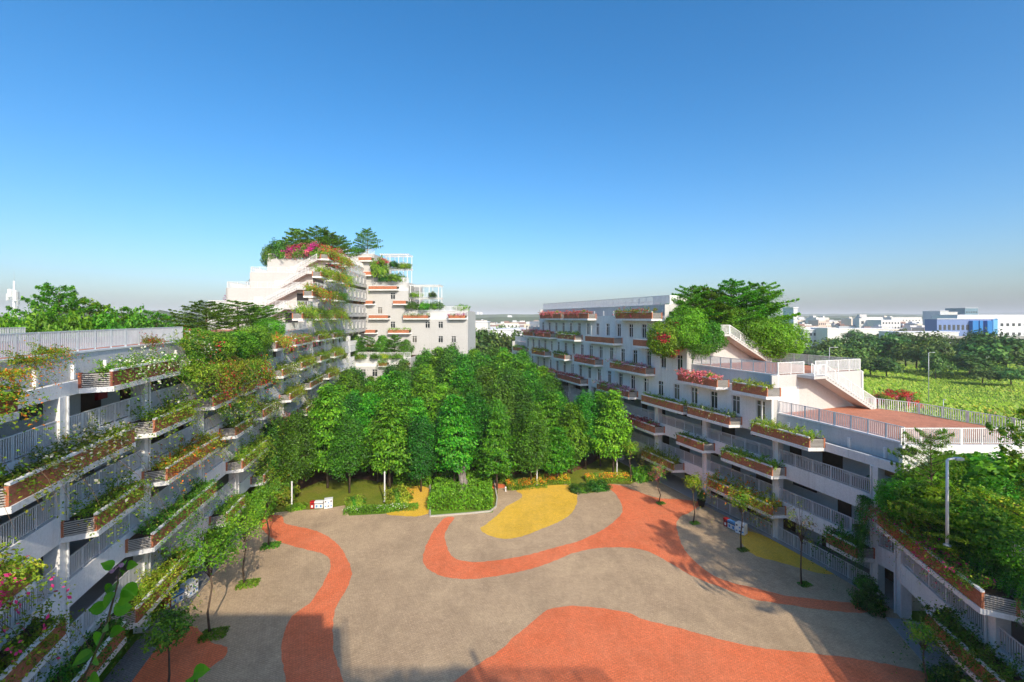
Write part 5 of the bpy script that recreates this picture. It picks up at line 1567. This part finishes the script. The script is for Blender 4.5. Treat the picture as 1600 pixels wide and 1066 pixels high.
# weathered trunk
rng = np.random.default_rng(77)
e = empty('weathered_trunk', G(722, 771), 0, 'gnarled grey bare tree trunk standing in the green bed', 'tree trunk')
m = MB()
n, rings = 14, 16
for j in range(rings):
    zz = 3.1 * j / (rings - 1)
    r0 = 0.52 - 0.1 * zz / 3 + 0.10 * math.sin(zz * 2.3)
    for k in range(n):
        a = 2 * math.pi * k / n
        r = r0 * (1 + 0.22 * math.sin(3 * a + zz * 1.1) + 0.12 * math.sin(5 * a - zz * 2) + rng.normal() * 0.06)
        m.v.append((r * math.cos(a) + 0.08 * math.sin(zz * 1.7), r * math.sin(a), zz + (rng.normal() * 0.1 if j == rings - 1 else 0)))
for j in range(rings - 1):
    for k in range(n):
        k2 = (k + 1) % n
        m.f.append((j * n + k, j * n + k2, (j + 1) * n + k2, (j + 1) * n + k)); m.uv += [(0, 0)] * 4; m.mi.append(0)
m.f.append(tuple((rings - 1) * n + k for k in range(n))); m.uv += [(0, 0)] * n; m.mi.append(0)
m.build('trunk', M['dead_bark'], e, True, world_coords=False)
for i, (a, l) in enumerate(((0.4, 0.9), (2.6, 0.7), (4.4, 0.6))):
    m = MB(); m.tube([(0.2 * math.cos(a), 0.2 * math.sin(a), 2.5), (0.5 * math.cos(a), 0.4 * math.sin(a), 3.0), (0.6 * math.cos(a), 0.5 * math.sin(a), 3.0 + l)], [0.16, 0.11, 0.05], 6); m.build('limb', M['dead_bark'], e, True, world_coords=False)

x, y, _ = G(790, 768)
e = empty('bollard', (x, y, 0), 0, 'tiny white bollard on the paving beside the orange flower bed', 'bollard')
m = MB(); m.lathe((0, 0, 0), [(0.09, 0), (0.08, 0.4), (0.1, 0.42), (0.09, 0.5), (0.03, 0.54)], 10); m.build('body', M['paper'], e, True, world_coords=False)

x, y, _ = G(1096, 792)
e = empty('potted_plant', (x, y, 0.055), 0, 'dark pot with a leafy plant at a right wing column', 'potted plant')
m = MB(); m.lathe((0, 0, 0), [(0.26, 0), (0.38, 0.55), (0.42, 0.58), (0.42, 0.66), (0.34, 0.66), (0.34, 0.58)], 14); m.build('pot', M['pot'], e, True, world_coords=False)
for nm, me in PROTO['bush_dark']:
    o = link(nm, me, e, False); o.scale = (0.42, 0.42, 0.7); o.location = (0, 0, 0.95)

def street_lamp(loc, h, arm, rz, lab, col='paper', head=0.7):
    e = empty('street_lamp', loc, rz, lab, 'street lamp')
    m = MB(); m.tube([(0, 0, 0), (0, 0, h * 0.6), (0, 0, h)], [0.075, 0.065, 0.06], 8); m.build('pole', M[col], e, True, world_coords=False)
    m = MB(); m.tube([(0, 0, h - 0.04), (arm * 0.15, 0, h + 0.06), (arm, 0, h + 0.1)], [0.07, 0.06, 0.05], 6); m.build('arm', M[col], e, True, world_coords=False)
    m = MB(); m.box((arm + head * 0.35, 0, h + 0.08), (head, 0.24, 0.12)); m.build('lamp_head', M['lamp_grey'], e, world_coords=False)
    m = MB(); m.lathe((0, 0, 0), [(0.17, 0), (0.17, 0.06), (0.1, 0.1)], 10); m.build('base', M['lamp_grey'], e, world_coords=False)
x, y, _ = D(1480, 23.6)
street_lamp((x, y, 7.6), 4.5, 0.45, 0.0, 'white street lamp standing in the near block roof garden', 'paper', 0.4)
street_lamp((*D(1296, 96)[:2], 0), 13.2, 1.5, 0.3, 'thin street lamp before the tree belt beyond the upper terrace', 'lamp_grey', 1.0)
street_lamp((*D(1451, 100)[:2], 0), 11.8, 1.2, 0.3, 'thin street lamp in front of the conical tree in the field', 'lamp_grey', 0.9)
street_lamp((*D(1474, 88)[:2], 0), 3.5, 0.3, 0.3, 'short grey field post right of the red flowering shrubs', 'lamp_grey', 0.2)

# telecom mast far left
x, y, _ = D(22, 150)
e = empty('telecom_mast', (x, y, 0), 0, 'white telecom mast with panel antennas at the left edge', 'mast')
m = MB(); m.tube([(0, 0, 0), (0, 0, 20), (0, 0, 32)], [0.55, 0.4, 0.25], 8); m.build('pole', M['paper'], e, True, world_coords=False)
for i, (dx, dz, w, h) in enumerate(((-0.9, 28.0, 1.0, 2.6), (0.9, 27.0, 1.1, 3.6), (-1.6, 26.6, 0.5, 2.2), (1.9, 27.2, 0.4, 2.2))):
    m = MB(); m.box((dx, -0.5, dz), (w, 0.5, h)); m.build('antenna', M['paper'] if i < 3 else M['lamp_grey'], e, world_coords=False)
for i, zz in enumerate((26.0, 24.0, 22.0)):
    m = MB(); m.box((0, 0, zz), (4.2 if i < 2 else 2.6, 0.2, 0.2)); m.build('bracket', M['lamp_grey'], e, world_coords=False)
for i, (dx, zz) in enumerate(((1.5, 24.6), (1.2, 22.8), (-1.4, 23.2), (1.6, 20.4))):
    m = MB(); m.box((dx, -0.2, zz), (0.8, 0.5, 1.5 if i < 2 else 0.9)); m.build('radio_unit', M['lamp_grey'] if i < 2 else M['paper'], e, world_coords=False)
m = MB(); m.tube([(0, 0, 31.5), (0, 0, 35.5)], [0.05, 0.02], 5); m.build('spike', M['lamp_grey'], e, world_coords=False)

# branch close to the camera, rooted in the trough below the view
rng = np.random.default_rng(3)
e = empty('vine_branch', (-1.72, 1.5, 17.85), 0, 'close leafy vine shoot with large heart leaves at the lower left', 'plant')
def heart(m, c, t, n, s):
    """heart-shaped leaf folded along its midrib"""
    t, n = Vector(t).normalized(), Vector(n)
    n = (n - t * n.dot(t)).normalized(); b = n.cross(t)
    c = Vector(c)
    out = [(0, 0), (-0.10, 0.22), (0.05, 0.44), (0.32, 0.50), (0.62, 0.38), (0.88, 0.14), (1.06, 0)]
    for sg in (-1, 1):
        mid = [c + t * (x * s) - n * (0.06 * s * (x - 0.4) ** 2 * 4) for x, w in out]
        rim = [c + t * (x * s) + b * (sg * w * s) + n * (0.28 * w * s) - n * (0.06 * s * (x - 0.4) ** 2 * 4) for x, w in out]
        for i in range(len(out) - 1):
            q = [mid[i], mid[i + 1], rim[i + 1], rim[i]] if sg > 0 else [mid[i + 1], mid[i], rim[i], rim[i + 1]]
            m.quad(q)
stem = [(0, 0, -0.1), (0.06, 0.16, 0.25), (0.10, 0.28, 0.50), (0.115, 0.32, 0.66), (0.12, 0.33, 0.74)]
m = MB(); m.tube(stem, [0.007, 0.006, 0.005, 0.003, 0.002], 6); m.build('stem', LF['dry'], e, True, world_coords=False)
lm = leaf('leaf_close_vine', [(0.0, (0.10, 0.34, 0.012)), (1.0, (0.17, 0.42, 0.02))], 0.45, 0.4, 0.2)
for i in range(22):
    u = 0.18 + 0.82 * i / 21
    k = min(int(u * 4), 3); f = u * 4 - k
    c = Vector(stem[k]).lerp(Vector(stem[k + 1]), f)
    a = i * 2.4
    tt = Vector((math.cos(a) * 1.0, math.sin(a) * 0.55, -0.15 + rng.normal() * 0.4))
    s = (0.05 if i < 17 else 0.034) * rng.uniform(0.8, 1.2)
    m = MB(); heart(m, c + tt * 0.03, tt, (rng.normal() * 0.35, -0.8, 0.55 + rng.normal() * 0.3), s)
    m.build('leaf', lm, e, True, world_coords=False)
for i in range(5):
    m = MB(); heart(m, Vector(stem[4]) + Vector((rng.normal() * 0.015, -0.01, 0.005 - 0.012 * i)), (rng.normal(), -0.4, 0.5), (rng.normal(), -0.6, 0.5), 0.018); m.build('bract', FLW['lilac'], e, True, world_coords=False)
e2 = empty('vine_branch', (-0.95, 1.5, 17.85), 0, 'single vine tip with two leaves at the bottom edge', 'plant')
st2 = [(-0.3, 0, -0.1), (-0.27, 0.12, 0.2), (-0.24, 0.2, 0.42)]
m = MB(); m.tube(st2, [0.006, 0.005, 0.003], 6); m.build('stem', LF['dry'], e2, True, world_coords=False)
for i in range(4):
    m = MB(); heart(m, Vector(st2[2]) - Vector((0, 0.02, 0.05 * i)), (math.cos(i * 2.2), 0.2, 0.1), (0, -0.7, 0.7), 0.05); m.build('leaf', lm, e2, True, world_coords=False)

# bird far up in the sky
e = MB()
e.v = [(0, -0.9, 0), (0, 0.9, 0.02), (-2.2, 0.1, 0.6), (2.2, 0.1, 0.6), (0, 0, 0.22), (0, 0, -0.2), (-1.0, 0.35, 0.45), (1.0, 0.35, 0.45), (-1.0, -0.2, 0.42), (1.0, -0.2, 0.42)]
e.f = [(0, 4, 8), (8, 4, 6), (8, 6, 2), (6, 4, 1), (0, 9, 4), (9, 7, 4), (9, 3, 7), (7, 1, 4), (0, 8, 5), (8, 2, 6), (8, 6, 5), (6, 1, 5), (0, 5, 9), (9, 5, 7), (9, 7, 3), (7, 5, 1)]
e.uv = [(0, 0)] * 48; e.mi = [0] * 16
o = e.build('bird', M['black']); o.location = D(840, 420, CAM_H + 80); tag(o, 'tiny dark bird gliding in the clear sky', 'bird')

# ------------------------------------------------------------------ the country beyond
rng = np.random.default_rng(41)
# field grass
n = 42000
fx, fy = [], []
while len(fx) < n:
    y = rng.uniform(60, 185, 4000); x = rng.uniform(28, 210, 4000)
    ok = (x > 0.60 * y - 6) & (x > 36) & (x < 1.25 * y) 
    fx += list(x[ok]); fy += list(y[ok])
fx, fy = np.array(fx[:n]), np.array(fy[:n])
hh = rng.uniform(0.3, 0.9, n) * (0.75 + 0.35 * np.sin(fx * 0.13 + 2 * np.sin(fy * 0.07)) + 0.3 * rng.random(n))
C = np.stack([fx, fy, hh * 0.42], 1)
N = rng.normal(size=(n, 3)) * 0.35 + np.array([0.1, -1, 0.7])
T = rng.normal(size=(n, 3)) * 0.6 + np.array([0, 0, 1])
dry = (np.sin(fx * 0.06 + 1.5 * np.sin(fy * 0.05)) * np.sin(fy * 0.09 + fx * 0.03) + rng.normal(size=n) * 0.4 > 1.15).astype(int)
tag(link('field_grass', leaf_mesh('field_grass', C, N, hh * 1.3, [LF['grass'], LF['olive']], dry, 0.42, T, rng)), 'tall rough green grass covering the field on the right', 'grass', kind='stuff')
for i, (px, Y, s) in enumerate(((1385, 78, 1.2), (1400, 79, 1.5), (1414, 77, 1.4), (1372, 80, 1.0))):
    put('bougainvillea', 'flower_red', (*D(px, Y)[:2], 5.0 if i != 3 else 4.6), i, s, 'red flowering shrub beyond the lower terrace railing, %s from the left' % ordw([1, 2, 3, 0][i]), 'plant', 'red shrubs beyond the terrace')
    m = MB(); m.tube([(*D(px, Y)[:2], 0), (*D(px, Y)[:2], 5.0)], [0.25, 0.1], 6); m.build('trunk', M['bark'], COL.objects[-1].parent)
# tree belt on the right and trees in the field
ti = 0
def far_tree(x, y, r, h, lab, group):
    global ti
    k = 'far%d' % (ti % 4); ti += 1
    e = empty('tree', (x, y, h * 0.55), ti * 1.7, lab, 'tree', group); e.scale = (r, r, h * 0.5)
    for nm, me in PROTO[k]: link(nm, me, e, False)
BELT = [(1252, 128, 6, 10), (1268, 122, 5, 9), (1290, 135, 6, 11.5), (1312, 138, 6, 12.5), (1334, 140, 6, 12), (1350, 150, 6, 12.5), (1375, 150, 6, 12), (1395, 140, 7, 14), (1415, 136, 6, 12.5), (1432, 132, 6, 11.5), (1448, 150, 5, 14.5), (1462, 125, 4.6, 13), (1462, 112, 3.4, 9.5), (1487, 140, 4, 8), (1515, 118, 6, 9), (1548, 122, 7.5, 14.5), (1572, 120, 6.5, 12.5), (1592, 130, 7, 13), (1615, 135, 7, 13), (1540, 140, 5, 16), (1360, 122, 4, 7), (1385, 118, 4, 7.5), (1310, 112, 4.5, 7), (1278, 108, 4.5, 8), (1640, 120, 7, 12), (1535, 108, 3.5, 5), (1580, 105, 4, 6)]
for i, (px, Y, r, h) in enumerate(BELT):
    x, y, _ = D(px, Y * 1.2); far_tree(x, y, r, h * 0.88, 'broadleaf tree in the belt beyond the field, %s counted by planting order from the terrace' % ordw(i) if False else 'rounded tree in the belt beyond the green field', 'trees beyond the field')
for i in range(44):
    px = rng.uniform(1235, 1680); Y = rng.uniform(200, 380)
    x, y, _ = D(px, Y); far_tree(x, y, rng.uniform(4, 7), rng.uniform(7, 11), 'distant tree between the field and the town', 'distant trees on the right')
for i in range(46):
    px = rng.uniform(690, 860); Y = rng.uniform(112, 300)
    if Y < 125 and px < 745: Y += 20
    x, y, _ = D(px, Y); far_tree(x, y, rng.uniform(4, 6.5), rng.uniform(10, 15.0) if Y < 220 else 11, 'tree behind the grove in the gap between the two wings', 'trees in the gap between the wings')
for i in range(26):
    px = rng.uniform(-60, 360); Y = rng.uniform(90, 300)
    x, y, _ = D(px, Y); far_tree(x, y, rng.uniform(5, 8), rng.uniform(14, 19), 'distant tree behind the left wing', 'distant trees on the left')

relabel([o for o in COL.objects if o.get('group') == 'trees beyond the field'], 'rounded tree beyond the field', ['in the near row', 'in the middle row', 'in the far row'])
relabel([o for o in COL.objects if o.get('group') == 'distant trees on the right'], 'distant tree before the town', ['in the nearer strip', 'in the farther strip'])
relabel([o for o in COL.objects if o.get('group') == 'trees in the gap between the wings'], 'tree in the gap between the wings', ['in the nearest strip', 'in the middle strip', 'in the farthest strip'])
relabel([o for o in COL.objects if o.get('group') == 'distant trees on the left'], 'distant tree behind the left wing', ['in the nearer strip', 'in the farther strip'])
# far woods and hills reaching the horizon
def ridge(name, y, x0, x1, h0, h1, seed, n=160):
    r = np.random.default_rng(seed)
    xs = np.linspace(x0, x1, n)
    h = h0 + (h1 - h0) * (0.5 + 0.22 * np.sin(xs * 9 / (x1 - x0) + seed) + 0.16 * np.sin(xs * 31 / (x1 - x0)) + 0.07 * np.sin(xs * 83 / (x1 - x0) + 2) + r.normal(size=n) * 0.05)
    v, f = [], []
    for i in range(n):
        v += [(xs[i], y - 60, -1), (xs[i], y, h[i]), (xs[i], y + 260, -1)]
    for i in range(n - 1):
        f += [(3 * i, 3 * i + 3, 3 * i + 4, 3 * i + 1), (3 * i + 1, 3 * i + 4, 3 * i + 5, 3 * i + 2)]
    me = bpy.data.meshes.new(name); me.from_pydata(v, [], f); me.materials.append(M['hill']); me.update()
    link(name, me, None, kind='structure')
ridge('hills', 1500, -2600, 3200, 12, 26, 1)
ridge('hills', 2300, -4000, 4600, 24, 44, 2)
ridge('hills', 900, -1500, -560, 14, 38, 3)
ridge('hills', 4200, -5900, 5900, 40, 70, 4)

# distant town
FB = {}
tw = [simple('far_wall_%d' % i, c, 0.9, 0.1, 0, 0.1, 0.3) for i, c in enumerate(((0.72, 0.70, 0.66), (0.62, 0.60, 0.58), (0.70, 0.60, 0.50), (0.55, 0.57, 0.60), (0.66, 0.52, 0.44)))]
roofm = simple('far_roof', (0.30, 0.20, 0.17), 0.9, 0.1)
wind = simple('far_window', (0.06, 0.07, 0.08), 0.3, 0.5)
bluew = simple('far_blue_wall', (0.17, 0.24, 0.46), 0.7, 0.2, 0, 0.06, 0.3)
bluex = simple('far_bright_blue', (0.02, 0.18, 0.50), 0.6, 0.3, 0, 0.06, 0.3)
bluel = simple('far_light_blue', (0.13, 0.38, 0.70), 0.6, 0.3, 0, 0.06, 0.3)
viol = simple('far_white_wall', (0.76, 0.76, 0.80), 0.8, 0.2, 0, 0.06, 0.3)
for v in range(8):
    m = MB(); m.box((0, 0, 0.5), (1, 1, 1)); wall = m.mesh('far_house_wall', tw[v % 5])
    m = MB(); m.box((0.05, 0, 1.03), (0.9, 0.9, 0.06)); m.box((-0.25, 0, 1.12), (0.3, 0.4, 0.14)); rf = m.mesh('far_house_roof', roofm if v % 3 == 0 else tw[(v + 1) % 5])
    m = MB()
    for fl in range(3):
        for k in range(4):
            m.box((-0.36 + 0.24 * k, -0.5, 0.2 + 0.29 * fl), (0.10, 0.02, 0.13))
    wi = m.mesh('far_house_windows', wind)
    FB[v] = (wall, rf, wi)
def house(x, y, w, d, h, v, rz, lab, group='houses of the distant town'):
    e = empty('house', (x, y, 0), rz, lab, 'building', group); e.scale = (w, d, h)
    for nm, me in zip(('wall', 'roof', 'windows'), FB[v]):
        o = link(nm, me, e, False)
        if nm == 'windows': o['kind'] = 'stuff'
for i in range(230):
    px = rng.uniform(1240, 1480) if i < 195 else rng.uniform(1480, 1660); Y = rng.uniform(380, 1150)
    x, y, _ = D(px, Y)
    house(x, y, rng.uniform(9, 26), rng.uniform(8, 14), rng.uniform(7, 14) + (rng.random() < 0.12) * 7, int(rng.integers(8)), rng.normal() * 0.25, 'small pale house in the distant town on the right horizon')
for i in range(34):
    px = rng.uniform(700, 850) if i < 22 else rng.uniform(-20, 340); Y = rng.uniform(500, 1200)
    x, y, _ = D(px, Y)
    house(x, y, rng.uniform(14, 40), rng.uniform(8, 14), rng.uniform(8, 14), int(rng.integers(8)), rng.normal() * 0.2, 'far pale house on the horizon behind the grove or left wing', 'far houses in the middle and left')
relabel([o for o in COL.objects if o.get('group') == 'houses of the distant town'], 'small pale house in the distant town', ['in its nearest street', 'in its second street', 'in its third street', 'in its fourth street', 'on its far edge'])
relabel([o for o in COL.objects if o.get('group') == 'far houses in the middle and left'], 'far pale house on the horizon', ['in the nearer line', 'in the farther line'])
def block(name, px0, px1, Y, z1, mat, lab, depth=12, rows=0, cols=0, wmat=None, z0=0, wh=1.6, ww=1.3, roof=True, cat='building', rz=0):
    x0, x1 = (px0 - CX) / FPX * Y, (px1 - CX) / FPX * Y
    e = empty(name, ((x0 + x1) / 2, Y + depth / 2, z0), rz, lab, cat)
    m = MB(); m.box((0, 0, (z1 - z0) / 2), (x1 - x0, depth, z1 - z0)); m.build('wall', mat, e, world_coords=False)
    if roof:
        m = MB(); m.box((0, 0, z1 - z0 + 0.2), (x1 - x0 + 0.6, depth + 0.6, 0.4)); m.build('roof', viol, e, world_coords=False)
    w0 = None
    for r in range(rows):
        for c in range(cols):
            if w0 is None:
                m = MB(); m.box((0, 0, 0), (ww, 0.2, wh)); w0 = m.mesh('far_window_pane', wmat or wind)
            o = link('window', w0, e, False); o.location = (-(x1 - x0) / 2 + (c + 0.7) * (x1 - x0) / (cols + 0.4), -depth / 2 - 0.05, (z1 - z0) * (r + 0.45) / (rows + 0.05))
    return e
# big blue and white works building
block('factory', 1464, 1552, 300, 18.8, bluew, 'long blue factory block with dark windows at the right', 9, 2, 12, None, 0, 3.4, 1.6)
for i, (a, c, mt) in enumerate(((1520, 1529, bluex), (1531, 1536, bluex), (1543, 1551, bluex))):
    block('factory_bay', a, c, 297.5, 17.8, mt, 'bright blue wall bay of the factory, %s from the left' % ordw(i), 3, roof=False)
block('factory', 1552, 1559, 299, 18.6, bluel, 'light blue corner strip of the factory', 9, roof=False)
block('factory', 1559, 1690, 300, 18.8, viol, 'long white factory wing with three rows of square windows', 9, 3, 14, None, 0, 2.0, 1.8)
block('factory_roof', 1496, 1690, 330, 21.6, viol, 'white upper storey behind the blue factory roof', 20)
block('tower_block', 1469, 1482, 420, 26, tw[3], 'dark grey block behind the blue factory', 18, 3, 3)
block('tower_block', 1482, 1496, 430, 25, tw[1], 'pale rounded block behind the blue factory', 18)
block('tower_block', 1508, 1528, 520, 31, simple('far_teal', (0.16, 0.26, 0.34), 0.4, 0.4), 'blue-grey glass tower behind the factory', 24, 4, 5)
block('warehouse', 1300, 1395, 330, 11.6, tw[0], 'long low cream warehouse behind the tree belt', 14)
block('warehouse', 1404, 1498, 260, 11.2, tw[0], 'white warehouse with a grey band left of the blue factory', 14)
block('warehouse', 1436, 1515, 225, 6.6, viol, 'low white shed just behind the field trees', 20)
block('tower_block', 1255, 1305, 260, 12.6, tw[3], 'grey-blue three storey block right of the roof garden', 16, 3, 7, wind)
block('tower_block', 1293, 1306, 250, 13.6, tw[0], 'white stair tower at the end of the grey-blue block', 14)
block('tower_block', 1330, 1360, 520, 18.4, tw[2], 'peach coloured four storey block in the town', 16, 3, 6)
block('tower_block', 1377, 1407, 420, 17.4, tw[0], 'cream office block with small windows in the town', 18, 4, 6)
block('tower_block', 1393, 1440, 600, 20.4, tw[0], 'white long block on the town skyline', 18, 3, 9)
block('tower_block', 1240, 1246, 200, 24.0, viol, 'white slim tower edge just right of the roof garden trees', 8)
# viaduct in front of the factory
e = empty('viaduct', (*D(1545, 235)[:2], 0), 0, 'grey concrete viaduct with square piers before the blue factory', 'viaduct')
m = MB(); m.box((0, 0, 9.4), (56, 3, 1.3)); m.build('deck', M['concrete'], e, world_coords=False)
for k in range(10):
    m = MB(); m.box((-25 + 5.4 * k, 0, 4.4), (1.1, 2, 8.8)); m.build('pier', M['concrete'], e, world_coords=False)
# sheds in the gap
block('hall', 763, 835, 180, 14.6, viol, 'white low-gabled hall in the gap behind the grove', 30, 1, 1, wind, 0, 3.5, 9)
block('hall', 700, 762, 260, 17.0, tw[0], 'long pale roof behind the grove beside the rear wing', 30)
block('tower_block', 745, 749, 2600, 55, viol, 'left one of two hazy high-rise towers on the horizon', 16)
block('tower_block', 750, 754, 2600, 53, viol, 'right one of two hazy high-rise towers on the horizon', 16)
block('tower_block', 793, 800, 1900, 30, viol, 'hazy pale block on the horizon above the white hall', 16)

# ------------------------------------------------------------------ haze
hz = NT('haze_air')
pv = hz.n('ShaderNodeVolumePrincipled')
pv.inputs['Color'].default_value = (0.93, 0.96, 1.0, 1)
pv.inputs['Density'].default_value = 0.0002
pv.inputs['Anisotropy'].default_value = -0.15
hz.l(pv.outputs[0], hz.out.inputs['Volume'])
m = MB(); m.box((0, 4300, 50), (12200, 9500, 104))
tag(m.build('haze', hz.m), 'thin pale haze hanging over the land', 'haze', kind='stuff')
